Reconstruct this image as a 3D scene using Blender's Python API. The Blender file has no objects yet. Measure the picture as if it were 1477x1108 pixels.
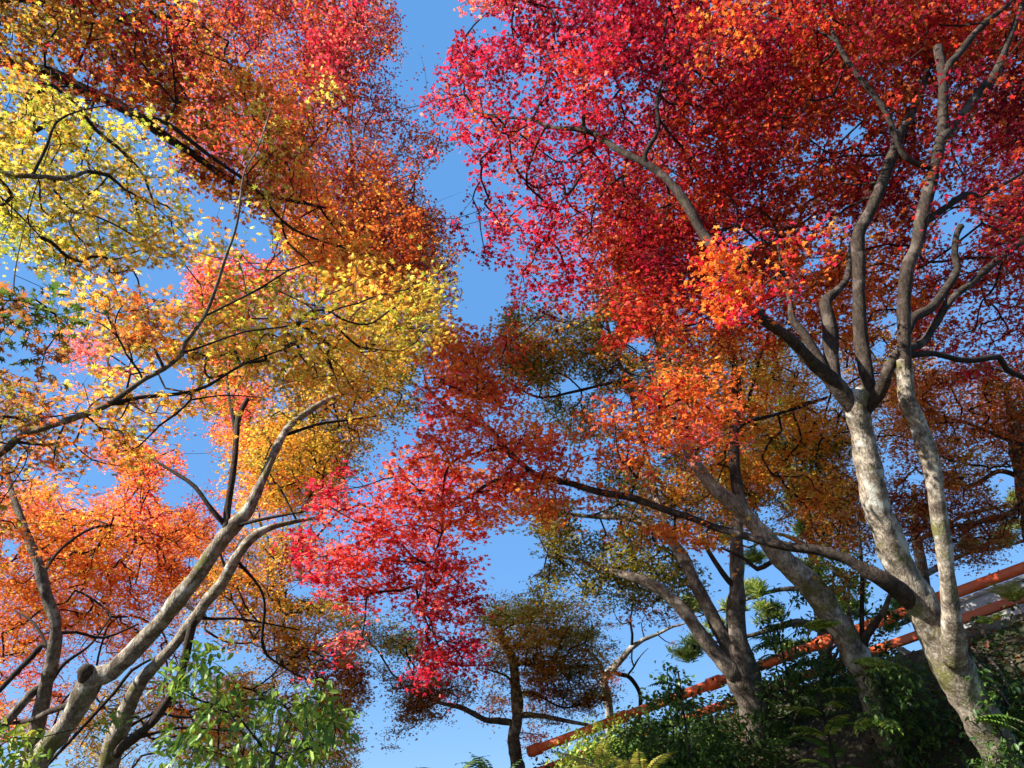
import bpy, math, random
import numpy as np
from mathutils import Vector

# ------------------------------------------------------------------ camera, light, exposure
C = bpy.context.scene.collection
scn = bpy.context.scene
PITCH = math.radians(33.0)
FPX = 1055.0                      # focal length in photograph pixels (1477 wide)
CAMZ = 1.6
cam_d = bpy.data.cameras.new('camera'); cam = bpy.data.objects.new('camera', cam_d); C.objects.link(cam)
cam_d.sensor_width = 36; cam_d.lens = FPX / 1477 * 36; cam_d.clip_end = 6000; cam_d.clip_start = 0.05
cam.location = (0, 0, CAMZ); cam.rotation_euler = (math.radians(90) + PITCH, 0, 0)
scn.camera = cam

SUN_EL = math.radians(31); SUN_AZ = math.radians(-114)      # azimuth from +Y, clockwise; the sun stands left and behind
to_sun = Vector((math.sin(SUN_AZ) * math.cos(SUN_EL), math.cos(SUN_AZ) * math.cos(SUN_EL), math.sin(SUN_EL)))
w = bpy.data.worlds.new('World'); scn.world = w; w.use_nodes = True
nt = w.node_tree; bg = nt.nodes['Background']
sky = nt.nodes.new('ShaderNodeTexSky'); sky.sky_type = 'NISHITA'; sky.sun_disc = False
sky.sun_elevation = SUN_EL; sky.sun_rotation = SUN_AZ; sky.altitude = 200; sky.air_density = 1.0; sky.dust_density = 0.3; sky.ozone_density = 1.6
sky_t = nt.nodes.new('ShaderNodeMix'); sky_t.data_type = 'RGBA'; sky_t.inputs[0].default_value = 0.64
nt.links.new(sky.outputs[0], sky_t.inputs[6]); sky_t.inputs[7].default_value = (0.85, 2.75, 6.3, 1)   # clear autumn azure, evened out
nt.links.new(sky_t.outputs[2], bg.inputs[0]); bg.inputs[1].default_value = 0.066
sl = bpy.data.lights.new('sun', 'SUN'); so = bpy.data.objects.new('sun', sl); C.objects.link(so)
sl.energy = 5.0; sl.angle = math.radians(0.5); sl.color = (1.0, 0.95, 0.87)
so.rotation_euler = to_sun.to_track_quat('Z', 'Y').to_euler()
scn.view_settings.view_transform = 'Standard'; scn.view_settings.look = 'None'
scn.view_settings.exposure = 1.4; scn.view_settings.gamma = 1
cy = scn.cycles
cy.max_bounces = 7; cy.diffuse_bounces = 2; cy.glossy_bounces = 2; cy.transmission_bounces = 5; cy.transparent_max_bounces = 4
cy.use_adaptive_sampling = True; cy.adaptive_threshold = 0.02
cy.use_denoising = True

FW = np.array([0, math.cos(PITCH), math.sin(PITCH)]); UP = np.array([0, -math.sin(PITCH), math.cos(PITCH)]); RT = np.array([1.0, 0, 0])
CAM = np.array([0, 0, CAMZ])
def P(px, py, d):
    px = np.asarray(px, float); py = np.asarray(py, float); d = np.asarray(d, float)
    u = (px - 738.5) / FPX; v = (554 - py) / FPX
    return CAM + d[..., None] * (FW + u[..., None] * RT + v[..., None] * UP)
def proj(p):
    q = p - CAM; d = q @ FW
    return 738.5 + FPX * (q @ RT) / np.maximum(d, .01), 554 - FPX * (q @ UP) / np.maximum(d, .01), d

# ------------------------------------------------------------------ noise
def _h(ix, iy, iz, seed):
    n = (ix * 374761393 + iy * 668265263 + iz * 2147483647 + seed * 1274126177) & 0xFFFFFFFF
    n = ((n ^ (n >> 13)) * 1274126177) & 0xFFFFFFFF
    return ((n ^ (n >> 16)) & 0xFFFF) / 65535.0
def noise(p, f=1.0, seed=0):
    q = np.asarray(p, float) * f; i = np.floor(q).astype(np.int64); t = q - i; t = t * t * (3 - 2 * t)
    r = 0
    for a in (0, 1):
        for b in (0, 1):
            for c in (0, 1):
                wgt = (t[:, 0] if a else 1 - t[:, 0]) * (t[:, 1] if b else 1 - t[:, 1]) * (t[:, 2] if c else 1 - t[:, 2])
                r = r + wgt * _h(i[:, 0] + a, i[:, 1] + b, i[:, 2] + c, seed)
    return r
def in_poly(x, y, poly):
    poly = np.array(poly, float); x0, y0 = poly[:, 0], poly[:, 1]; x1, y1 = np.roll(x0, -1), np.roll(y0, -1)
    ins = np.zeros(len(x), bool)
    for a, b, c, d in zip(x0, y0, x1, y1):
        if b == d: continue
        k = ((b > y) != (d > y)) & (x < (c - a) * (y - b) / (d - b) + a)
        ins ^= k
    return ins
def sl2(c):
    c = np.asarray(c, float) / 255; return np.where(c < .04045, c / 12.92, ((c + .055) / 1.055) ** 2.4)

# ------------------------------------------------------------------ object helpers
def mesh_np(name, verts, faces_list, mat, parent=None, col=None, smooth=False):
    """faces_list: list of int arrays (n,k)"""
    me = bpy.data.meshes.new(name); verts = np.ascontiguousarray(verts, np.float32)
    me.vertices.add(len(verts)); me.vertices.foreach_set('co', verts.ravel())
    tot = sum(f.size for f in faces_list); npoly = sum(len(f) for f in faces_list)
    me.loops.add(tot); me.loops.foreach_set('vertex_index', np.concatenate([f.ravel() for f in faces_list]).astype(np.int32))
    sizes = np.concatenate([np.full(len(f), f.shape[1], np.int32) for f in faces_list])
    me.polygons.add(npoly); st = np.zeros(npoly, np.int32); st[1:] = np.cumsum(sizes)[:-1]
    me.polygons.foreach_set('loop_start', st)
    me.polygons.foreach_set('use_smooth', np.full(npoly, smooth))
    me.update(calc_edges=True)
    if col is not None:
        at = me.attributes.new('leafcol', 'FLOAT_COLOR', 'FACE')
        cc = np.ones((npoly, 4), np.float32); cc[:, :3] = col; at.data.foreach_set('color', cc.ravel())
    me.materials.append(mat)
    o = bpy.data.objects.new(name, me); C.objects.link(o)
    if parent is not None: o.parent = parent; o.matrix_parent_inverse = parent.matrix_world.inverted()
    return o
def empty(name, loc, label, cat, group=None):
    o = bpy.data.objects.new(name, None); C.objects.link(o); o.location = [float(v) for v in loc]
    o['label'] = label; o['category'] = cat
    if group: o['group'] = group
    bpy.context.view_layer.update()
    return o

def smooth_path(pts, r, step=None):
    pts = np.array(pts, float); r = np.array(r, float); n = len(pts)
    if n < 2: return pts, r
    L = np.linalg.norm(np.diff(pts, axis=0), axis=1)
    e = np.vstack([2 * pts[0] - pts[1], pts, 2 * pts[-1] - pts[-2]])
    out = []; ro = []
    for i in range(n - 1):
        k = max(2, int(L[i] / step)) if step else 3
        t = (np.arange(k) / k)[:, None]; a, b, c, d = e[i], e[i + 1], e[i + 2], e[i + 3]
        out.append(.5 * ((2 * b) + (c - a) * t + (2 * a - 5 * b + 4 * c - d) * t ** 2 + (3 * b - a - 3 * c + d) * t ** 3))
        ro.append(r[i] + (r[i + 1] - r[i]) * t[:, 0])
    out.append(pts[-1:]); ro.append(r[-1:])
    return np.vstack(out), np.concatenate(ro)
def tube(pts, r, sides=8, bump=0.0, seed=0):
    n = len(pts); T = np.gradient(pts, axis=0); T /= np.maximum(np.linalg.norm(T, axis=1), 1e-9)[:, None]
    ref = np.array([0.3, 0.2, 1.0]) if abs(T[0][2]) < .9 else np.array([1.0, .1, 0])
    A = np.zeros_like(pts); a = np.cross(T[0], ref); a /= np.linalg.norm(a)
    for i in range(n):
        a = a - T[i] * (a @ T[i]); a /= max(np.linalg.norm(a), 1e-9); A[i] = a
    B = np.cross(T, A); th = np.arange(sides) / sides * 2 * math.pi
    d = A[:, None] * np.cos(th)[None, :, None] + B[:, None] * np.sin(th)[None, :, None]
    v = pts[:, None] + d * np.asarray(r)[:, None, None]
    v = v.reshape(-1, 3)
    if bump > 0:
        k = (noise(v, 5, seed) - .5) * 1.5 + (noise(v, 13, seed + 1) - .5) * .9 + (noise(v, 34, seed + 2) - .5) * .45
        v = v + d.reshape(-1, 3) * (k * bump * np.repeat(r, sides))[:, None]
    i = np.arange(n - 1)[:, None] * sides; j = np.arange(sides)[None]; jn = (j + 1) % sides
    f = np.stack([i + j, i + jn, i + sides + jn, i + sides + j], -1).reshape(-1, 4)
    v = np.vstack([v, pts[-1:] + T[-1:] * r[-1] * .6])
    j = np.arange(sides); cap = np.stack([(n - 1) * sides + j, (n - 1) * sides + (j + 1) % sides, np.full(sides, n * sides)], -1)
    return v, f, cap
class MB:
    def __init__(s): s.v = []; s.q = []; s.t = []; s.n = 0
    def add(s, v, q=None, t=None):
        s.v.append(v)
        if q is not None and len(q): s.q.append(np.asarray(q) + s.n)
        if t is not None and len(t): s.t.append(np.asarray(t) + s.n)
        s.n += len(v)
    def build(s, name, mat, parent=None, smooth=True):
        fl = []
        if s.q: fl.append(np.vstack(s.q))
        if s.t: fl.append(np.vstack(s.t))
        return mesh_np(name, np.vstack(s.v), fl, mat, parent, smooth=smooth)

# ------------------------------------------------------------------ materials
def newmat(name):
    m = bpy.data.materials.new(name); m.use_nodes = True; return m, m.node_tree, m.node_tree.nodes['Principled BSDF']
def ramp(nt, fac, stops):
    r = nt.nodes.new('ShaderNodeValToRGB'); nt.links.new(fac, r.inputs[0])
    while len(r.color_ramp.elements) < len(stops): r.color_ramp.elements.new(.5)
    for e, (p, c) in zip(r.color_ramp.elements, stops): e.position = p; e.color = (*c, 1)
    return r.outputs[0]
def nz(nt, scale, detail=5, rough=.6, vec=None):
    n = nt.nodes.new('ShaderNodeTexNoise'); n.inputs['Scale'].default_value = scale; n.inputs['Detail'].default_value = detail; n.inputs['Roughness'].default_value = rough
    if vec is None:
        tc = nt.nodes.new('ShaderNodeTexCoord'); vec = tc.outputs['Object']
    nt.links.new(vec, n.inputs['Vector']); return n.outputs[0]
def mix(nt, fac, a, b, mode='MIX'):
    m = nt.nodes.new('ShaderNodeMix'); m.data_type = 'RGBA'; m.blend_type = mode
    if isinstance(fac, float): m.inputs[0].default_value = fac
    else: nt.links.new(fac, m.inputs[0])
    for s, x in ((6, a), (7, b)):
        if isinstance(x, tuple): m.inputs[s].default_value = (*x, 1)
        else: nt.links.new(x, m.inputs[s])
    return m.outputs[2]
def bump(nt, b, h, strength, dist):
    n = nt.nodes.new('ShaderNodeBump'); n.inputs['Strength'].default_value = strength; n.inputs['Distance'].default_value = dist
    nt.links.new(h, n.inputs['Height']); nt.links.new(n.outputs[0], b.inputs['Normal'])
def bark(name, dark, light, moss=None, mossamt=.5, lichen=True):
    m, t, b = newmat(name)
    c = ramp(t, nz(t, 9, 8, .7), [(.36, dark), (.5, tuple((a + c_) / 2 for a, c_ in zip(dark, light))), (.62, light)])
    tc = t.nodes.new('ShaderNodeTexCoord'); mp = t.nodes.new('ShaderNodeMapping'); mp.inputs['Scale'].default_value = (60, 60, 12)
    t.links.new(tc.outputs['Object'], mp.inputs[0]); fine = nz(t, 1, 4, .6, mp.outputs[0])
    c = mix(t, ramp(t, fine, [(.38, (.75,) * 3), (.6, (0,) * 3)]), c, dark)
    if lichen:
        c = mix(t, ramp(t, nz(t, 5.5, 3, .5), [(.58, (0,) * 3), (.66, (.8,) * 3)]), c, tuple(min(.5, v * 1.25 + .02) for v in light))
    if moss:
        c = mix(t, ramp(t, nz(t, 3.1, 7, .75), [(mossamt, (0,) * 3), (mossamt + .09, (.9,) * 3)]), c, moss)
    t.links.new(c, b.inputs['Base Color']); b.inputs['Roughness'].default_value = .9; b.inputs['Specular IOR Level'].default_value = .15
    h = t.nodes.new('ShaderNodeMath'); h.operation = 'ADD'; t.links.new(nz(t, 26, 8, .75), h.inputs[0]); t.links.new(fine, h.inputs[1])
    bump(t, b, h.outputs[0], .8, .014)
    return m
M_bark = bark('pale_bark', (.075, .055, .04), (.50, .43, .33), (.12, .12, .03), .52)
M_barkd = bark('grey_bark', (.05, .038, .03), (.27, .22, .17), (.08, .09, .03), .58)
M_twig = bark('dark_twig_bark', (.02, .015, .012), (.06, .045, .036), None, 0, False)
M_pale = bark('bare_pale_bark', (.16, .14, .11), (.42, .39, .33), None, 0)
M_limb = bark('shade_toned_limb_bark', (.022, .016, .012), (.095, .07, .053), (.06, .065, .022), .60)  # darker young limb bark, with canopy shade also put into its colour
def leafmat(name, trans=.5, rough=.5, spec=.35, gain=1.25):
    m, t, b = newmat(name)
    a = t.nodes.new('ShaderNodeAttribute'); a.attribute_name = 'leafcol'
    t.links.new(a.outputs['Color'], b.inputs['Base Color']); b.inputs['Roughness'].default_value = rough; b.inputs['Specular IOR Level'].default_value = spec
    tr = t.nodes.new('ShaderNodeBsdfTranslucent'); g = mix(t, 1.0, a.outputs['Color'], (gain, gain * .94, gain * .8), 'MULTIPLY'); t.links.new(g, tr.inputs[0])
    mx = t.nodes.new('ShaderNodeMixShader'); mx.inputs[0].default_value = trans
    t.links.new(b.outputs[0], mx.inputs[1]); t.links.new(tr.outputs[0], mx.inputs[2])
    t.links.new(mx.outputs[0], t.nodes['Material Output'].inputs[0]); return m
M_leaf = leafmat('maple_leaf', .6, .55, .25, 1.28)
M_ever = leafmat('evergreen_leaf', .35, .42, .4, 1.3)
M_needle = leafmat('pine_needle', .3, .5, .3)

# ------------------------------------------------------------------ leaves
def template_maple(lobes):
    if lobes == 7: ang = [-128, -84, -41, 0, 41, 84, 128]; ln = [.5, .8, .96, 1, .96, .8, .5]; nr = .36
    else: ang = [-112, -54, 0, 54, 112]; ln = [.62, .92, 1, .92, .62]; nr = .47
    v = [(0, 0, 0)]; tips = []; nots = []
    A = [math.radians(a) for a in ang]
    ed = [A[0] - .35] + [(A[i] + A[i + 1]) / 2 for i in range(len(A) - 1)] + [A[-1] + .35]
    for i, a in enumerate(ed):
        rr = nr if 0 < i < len(A) else nr * .65
        nots.append(len(v)); v.append((rr * math.sin(a), rr * math.cos(a), .03))
    for a, l in zip(A, ln): tips.append(len(v)); v.append((l * math.sin(a), l * math.cos(a), -.16 * l))
    f = [(0, nots[i], tips[i], nots[i + 1]) for i in range(len(A))]
    return np.array(v, float) * .5, np.array(f)
def template_lance(wd=.3, curl=.12):
    v = [(0, 0, 0), (-wd * .8, .33, .05), (0, .36, -.03), (wd * .8, .33, .05), (-wd * .62, .68, .0), (0, .7, -curl * .5), (wd * .62, .68, 0), (0, 1, -curl * 1.6)]
    return np.array(v, float), np.array([(0, 2, 1, 1), ]) , np.array([(1, 2, 5, 4), (2, 3, 6, 5)]), np.array([(0, 3, 2), (0, 2, 1), (4, 5, 7), (5, 6, 7)])
T7 = template_maple(7); T5 = template_maple(5)
def leaf_frames(n, rng, tilt, normal=None):
    N = np.array([0, 0, 1.0]) + rng.normal(size=(n, 3)) * tilt if normal is None else normal + rng.normal(size=(n, 3)) * tilt
    N /= np.linalg.norm(N, axis=1)[:, None]
    a = rng.normal(size=(n, 3)); T = np.cross(N, a); T /= np.linalg.norm(T, axis=1)[:, None]
    return T, np.cross(N, T), N
def build_leaves(name, pos, size, cols, mat, parent, rng, tmpl=T5, tilt=.55):
    n = len(pos); T, B, N = leaf_frames(n, rng, tilt); tv, tf = tmpl
    curl = rng.uniform(-.3, 2.2, n)[:, None, None]; wx = rng.uniform(.68, 1.08, n)[:, None, None]
    v = pos[:, None] + size[:, None, None] * (tv[None, :, 0:1] * T[:, None] * wx + tv[None, :, 1:2] * B[:, None] + curl * tv[None, :, 2:3] * N[:, None])
    f = (tf[None] + (np.arange(n) * len(tv))[:, None, None]).reshape(-1, 4)
    return mesh_np(name, v.reshape(-1, 3), [f], mat, parent, col=np.repeat(cols, len(tf), axis=0))
def build_lances(name, pos, size, cols, mat, parent, dirs, normals, wd=.3, curl=.12):
    tv, _, q, tr = template_lance(wd, curl); n = len(pos)
    B = dirs / np.linalg.norm(dirs, axis=1)[:, None]; T = np.cross(B, normals); T /= np.maximum(np.linalg.norm(T, axis=1), 1e-6)[:, None]; N = np.cross(T, B)
    v = pos[:, None] + size[:, None, None] * (tv[None, :, 0:1] * T[:, None] + tv[None, :, 1:2] * B[:, None] + tv[None, :, 2:3] * N[:, None])
    off = (np.arange(n) * len(tv))[:, None, None]
    fq = (q[None] + off).reshape(-1, 4); ft = (tr[None] + off).reshape(-1, 3)
    return mesh_np(name, v.reshape(-1, 3), [fq, ft], mat, parent, col=np.concatenate([np.repeat(cols, len(q), axis=0), np.repeat(cols, len(tr), axis=0)]))

PAL = {k: [sl2(c) for c in v] for k, v in dict(
    crimson=[(206, 40, 68), (180, 30, 58), (226, 66, 92)],
    wine=[(140, 30, 52), (112, 24, 42), (168, 38, 60)],
    red=[(204, 58, 46), (176, 44, 40), (226, 84, 62)],
    rust=[(182, 84, 44), (206, 106, 50), (152, 66, 40)],
    orange=[(234, 136, 60), (238, 158, 74), (220, 116, 54)],
    gold=[(230, 172, 66), (218, 154, 58), (234, 190, 84)],
    yellow=[(222, 196, 80), (210, 184, 66), (228, 208, 104)],
    lime=[(182, 190, 70), (196, 198, 78), (154, 168, 58)],
    olive=[(150, 140, 58), (124, 120, 50), (170, 150, 64)],
    bronze=[(164, 108, 58), (142, 92, 50), (180, 124, 66)],
    pink=[(238, 122, 114), (234, 100, 104), (242, 146, 122)],
    green=[(74, 96, 42), (60, 84, 38), (92, 110, 48)]).items()}

# sky gaps seen between the crowns: cx, cy, rx, ry
GAPS = [(225,405,42,26),(238,548,32,16),(128,548,26,8),(35,398,24,16),(12,150,14,14),(256,712,24,24),(284,648,18,38),(148,690,26,18),
        (14,790,14,16),(745,800,40,40),(690,672,10,8),(852,655,10,16),(1130,852,22,26),(1172,380,16,10),(1392,330,20,18),(1375,318,14,16),
        (1448,702,24,28),(1104,742,14,16),(282,812,16,8),(432,852,20,16),(376,345,22,30),(330,302,14,10),(708,418,34,34),(1228,190,16,10),
        (1290,466,14,16),(1268,500,10,12),(700,450,18,12),(590,560,8,6),(175,520,24,10),(60,190,12,20),(510,700,8,10),(150,340,14,8),(20,1000,14,14),
        (925,500,20,12),(830,560,24,10),(880,470,12,8),(900,575,12,8),(1150,760,14,10),(1320,690,10,8),(1080,350,9,7),(100,240,10,8),(500,160,8,6),
        (640,260,30,16),(620,20,40,26),(700,35,40,8)]
CHANNEL = [(560,-60),(640,-60),(650,20),(690,38),(770,22),(760,40),(700,58),(655,50),(650,90),(612,130),(650,190),(668,205),(690,250),(672,300),(690,330),(682,400),(705,415),(700,450),(680,450),(672,440),(668,330),(600,272),(596,238),(630,238),(655,190),(600,165),(588,130),(590,80),(575,30)]
def gap_mask(pos, rng, soft=.3):
    x, y, d = proj(pos); j = 1 + rng.normal(size=len(pos)) * soft * .8 + (noise(pos, 4.0, 77) - .5) * 2.2
    bad = np.zeros(len(pos), bool)
    for cx, cy, rx, ry in GAPS: bad |= ((x - cx) / rx) ** 2 + ((y - cy) / ry) ** 2 < j
    ch = in_poly(x + rng.normal(size=len(x)) * 5 + (noise(pos, 2.2, 78) - .5) * 60, y + rng.normal(size=len(x)) * 5 + (noise(pos, 2.2, 79) - .5) * 60, CHANNEL)
    return ~(bad | ch)

def grow_twigs(roots, root_r, sprays, seed, twig_r=.0021, mx=.013):
    """nearest-neighbour growth from the limbs out to every leaf spray; radii from the number of sprays carried"""
    rng = np.random.default_rng(seed)
    n = len(sprays); R = len(roots); nodes = np.vstack([roots, sprays])
    d2 = np.full(n, 1e9); par = np.zeros(n, int)
    for a in range(0, n, 2000):
        dd = np.linalg.norm(sprays[a:a + 2000, None] - roots[None], axis=2); par[a:a + 2000] = dd.argmin(1); d2[a:a + 2000] = dd.min(1)
    plen = np.zeros(n); done = np.zeros(n, bool); order = []
    key = d2 * .9
    for _ in range(n):
        i = int(np.argmin(np.where(done, 1e12, key))); done[i] = True; order.append(i)
        base = plen[par[i] - R] if par[i] >= R else 0; plen[i] = base + d2[i]
        dd = np.linalg.norm(sprays - sprays[i], axis=1); k2 = dd + .3 * plen[i]
        b = (~done) & (k2 < key); d2[b] = dd[b]; key[b] = k2[b]; par[b] = i + R
    cnt = np.ones(n)
    for i in reversed(order):
        if par[i] >= R: cnt[par[i] - R] += cnt[i]
    kids = {}
    for i in range(n): kids.setdefault(par[i], []).append(i)
    rad = np.minimum(twig_r * cnt ** .5, mx)
    m = MB(); stack = []
    for k, ch in kids.items():
        if k < R:
            for c in ch: stack.append((k, c))
    while stack:
        k, c = stack.pop(); path = [nodes[k]]; rr = [min(rad[c] * 1.1, mx)]
        cur = c
        while True:
            a = path[-1]; b = sprays[cur]; L = np.linalg.norm(b - a)
            if L > .45:
                ns = int(L / .3)
                for q in range(1, ns): path.append(a + (b - a) * q / ns + rng.normal(size=3) * .045 * min(L, 2) ** .5 + np.array([0, 0, .06 * L * math.sin(math.pi * q / ns)])); rr.append(rad[cur] * (1.05))
            path.append(b); rr.append(rad[cur])
            ch = kids.get(cur + R)
            if not ch: break
            ch = sorted(ch, key=lambda t: -cnt[t]); 
            for o_ in ch[1:]: stack.append((cur + R, o_))
            cur = ch[0]
        rr[-1] *= .5
        p, r = smooth_path(path, rr, .14); m.add(*tube(p, r, 5 if max(rr) > .008 else 3))
    return m

def ground_h(x, y):
    x = np.asarray(x, float); y = np.asarray(y, float)
    s = (x - 1.2) * .832 + (y - 11.7) * -.555; q = (x - 1.2) * -.555 + (y - 11.7) * -.832
    ss = lambda a, b, v: (lambda t: t * t * (3 - 2 * t))(np.clip((v - a) / (b - a), 0, 1))
    top = (2.66 + .211 * np.clip(s, -2, 9)) * ss(-5.5, .5, s)
    h = top * (1 - ss(.5, 4.4, q)) * (1 - ss(9, 30, -q) * .2)
    h = h * (1 - ss(16, 40, s)) 
    return h + .05 * np.sin(x * 1.3) * np.cos(y * 1.1)

TREES = []
def make_tree(name, label, limbs, regions, seed, base=None, leaf=.05, tmpl=T5, bark_m=M_bark, group='autumn maples', cat='maple tree', twig=.0021, tilt=.5, k=18, sr=.23, extra_roots=None):
    """limbs: lists of (px,py,depth,half width px) or ('w',x,y,z,radius m); the first is the trunk
       regions: (polygon, near depth, far depth, layers, palette weights[, leaf size])"""
    rng = np.random.default_rng(seed); built = []
    for li, lb in enumerate(limbs):
        pts = []; rr = []; th_ = .96 if li == 0 else .86
        for q in lb:
            if q[0] == 'w': pts.append(np.array(q[1:4], float)); rr.append(q[4])
            else: pts.append(P(q[0], q[1], q[2])); rr.append(q[3] * q[2] / FPX * th_)
        if li == 0 and lb[0][0] != 'w':
            dr = pts[0] - pts[1]; dr /= np.linalg.norm(dr); cur = pts[0].copy(); r0 = rr[0]; add = []
            for s_ in range(12):
                g = float(ground_h(cur[0], cur[1]))
                if cur[2] < g - .15: break
                dr = dr * .8 + np.array([0, 0, -1]) * .2; dr /= np.linalg.norm(dr); cur = cur + dr * .45; add.append((cur.copy(), r0 * (1 + .05 * (s_ + 1))))
            pts = [a for a, _ in reversed(add)] + pts; rr = [b for _, b in reversed(add)] + rr
        built.append((pts, rr))
    b0 = base if base is not None else built[0][0][0]
    root = empty(name, b0, label, cat, group)
    nodes = []
    for li, (pts, rr) in enumerate(built):
        big = max(rr); p, r = smooth_path(pts, rr, .05 if big > .03 else .1)
        m = MB(); m.add(*tube(p, r, 20 if big > .09 else 12 if big > .035 else 7, (.24 if big > .09 else .19) if big > .05 else .12, seed + li))
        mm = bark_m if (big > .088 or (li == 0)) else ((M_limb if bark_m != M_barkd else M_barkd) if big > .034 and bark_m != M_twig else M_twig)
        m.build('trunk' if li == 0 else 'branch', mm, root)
        nodes.append(p[:: 3])
    nodes = np.vstack(nodes)
    hi = nodes[nodes[:, 2] > max(nodes[:, 2].min() + 1.2, 1.9)]
    if len(hi) > 20: nodes = hi
    S = []; LP = []; LC = []; LS = []
    for ri, rg in enumerate(regions):
        poly, d0, d1, layers, pal = rg[:5]; ls = rg[5] if len(rg) > 5 else leaf
        pa = np.array(poly, float); x_, y_ = pa[:, 0], pa[:, 1]
        area = .5 * abs(np.dot(x_, np.roll(y_, -1)) - np.dot(y_, np.roll(x_, -1)))
        dm = (d0 + d1) / 2; ls = ls * 1.28; sp = ls * FPX / dm
        n = int(area * layers * 1.75 / (.30 * sp * sp * .7)); ns = max(3, n // k)
        lo, hi_ = pa.min(0), pa.max(0); got = []
        cnt = 0
        while cnt < ns:
            m_ = ns * 4 + 50
            x = rng.uniform(lo[0], hi_[0], m_); y = rng.uniform(lo[1], hi_[1], m_); d = rng.uniform(d0, d1, m_)
            jx = rng.normal(size=m_) * 6; jy = rng.normal(size=m_) * 6
            p = P(x, y, d); w1 = (noise(p, 1.1, seed + 51) - .5) * 120 + (noise(p, 3.0, seed + 52) - .5) * 90; w2 = (noise(p, 1.1, seed + 53) - .5) * 120 + (noise(p, 3.0, seed + 54) - .5) * 90
            am = np.where(rng.uniform(size=m_) < .16, 1.9, 1.0) * min(1, math.sqrt(area) / 240); w1 *= am; w2 *= am
            ok = in_poly(x + jx + w1, y + jy + w2, poly)
            nn = noise(p, 1.3, seed + 7) * .4 + noise(p * [1, 1, 3.2], 1.9, seed + 9) * .6
            ok &= nn + rng.uniform(-.06, .06, m_) > .49
            p = p[ok]; got.append(p); cnt += len(p)
        sp_ = np.vstack(got)[:ns]; sp_ = sp_[gap_mask(sp_, rng)]
        if not len(sp_): continue
        S.append(sp_); ns = len(sp_)
        kk = rng.integers(int(k * .6), int(k * 1.4) + 1, ns); idx = np.repeat(np.arange(ns), kk); N = len(idx)
        nrm = np.array([0, 0, 1.0]) + rng.normal(size=(ns, 3)) * .2; nrm /= np.linalg.norm(nrm, axis=1)[:, None]
        rad = sr * np.sqrt(rng.uniform(0, 1, N)) * rng.uniform(.6, 1.6, ns)[idx]; th = rng.uniform(0, 2 * math.pi, N); ph = rng.uniform(0, 6.28, ns)[idx]; rad = rad * (.75 + .4 * np.cos(3 * th + ph))
        a = np.cross(nrm, [1, .2, 0]); a /= np.linalg.norm(a, axis=1)[:, None]; b = np.cross(nrm, a)
        lp = sp_[idx] + a[idx] * (rad * np.cos(th))[:, None] + b[idx] * (rad * np.sin(th) * .8)[:, None] + nrm[idx] * rng.normal(size=(N, 1)) * .022 - np.array([0, 0, 1]) * (rad ** 2 * .5)[:, None]
        keys = list(pal); wts = np.array([pal[q] for q in keys], float); cw = np.cumsum(wts) / wts.sum()
        nv = noise(sp_, .9, seed + 21 + ri) * .45 + noise(sp_, 2.6, seed + 31) * .55; nv = np.clip((nv - .5) * 1.9 + .5 + rng.normal(size=ns) * .09, 0, .999)
        base_i = nv[idx] + rng.normal(size=N) * .12
        ci = np.clip(np.searchsorted(cw, np.clip(base_i, 0, .999)), 0, len(keys) - 1)
        tab = np.array([PAL[q] for q in keys]); col = tab[ci, rng.integers(0, 3, N)]
        col = col * rng.uniform(.78, 1.18, N)[:, None] * rng.uniform(.88, 1.1, (N, 3))
        keep = gap_mask(lp, rng, .5); lp = lp[keep]; col = col[keep]
        LP.append(lp); LC.append(col); LS.append(ls * rng.uniform(.62, 1.25, len(lp)))
    if S:
        S = np.vstack(S)
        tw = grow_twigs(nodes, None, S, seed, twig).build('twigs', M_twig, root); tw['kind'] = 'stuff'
        lp = np.vstack(LP); col = np.clip(np.vstack(LC), 0, .9)
        build_leaves('crown', lp, np.concatenate(LS), col, M_leaf, root, rng, tmpl, tilt)
        print(name, len(S), len(lp)); TREES.append(len(lp))
    return root

# ------------------------------------------------------------------ ground
def build_ground():
    xs = np.concatenate([[-3000, -800, -200, -60], np.arange(-30, 40.1, .5), [60, 200, 800, 3000]])
    ys = np.concatenate([[-3000, -800, -200, -40], np.arange(-15, 50.1, .5), [80, 200, 800, 3000]])
    X, Y = np.meshgrid(xs, ys, indexing='ij'); Z = ground_h(X, Y); n = np.stack([X, Y, Z], -1).reshape(-1, 3)
    n[:, 2] += (noise(n * [1, 1, 0], .8, 3) - .5) * .16
    i, j = np.meshgrid(np.arange(len(xs) - 1), np.arange(len(ys) - 1), indexing='ij'); a = i * len(ys) + j
    f = np.stack([a, a + len(ys), a + len(ys) + 1, a + 1], -1).reshape(-1, 4)
    m, t, b = newmat('soil_and_litter')
    c = ramp(t, nz(t, 3, 8, .7), [(.35, (.035, .028, .018)), (.5, (.07, .055, .03)), (.6, (.05, .065, .022)), (.72, (.12, .06, .025))])
    t.links.new(c, b.inputs['Base Color']); b.inputs['Roughness'].default_value = .95; bump(t, b, nz(t, 20, 6), .8, .05)
    o = mesh_np('ground', n, [f], m, smooth=True); o['kind'] = 'structure'
build_ground()

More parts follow.
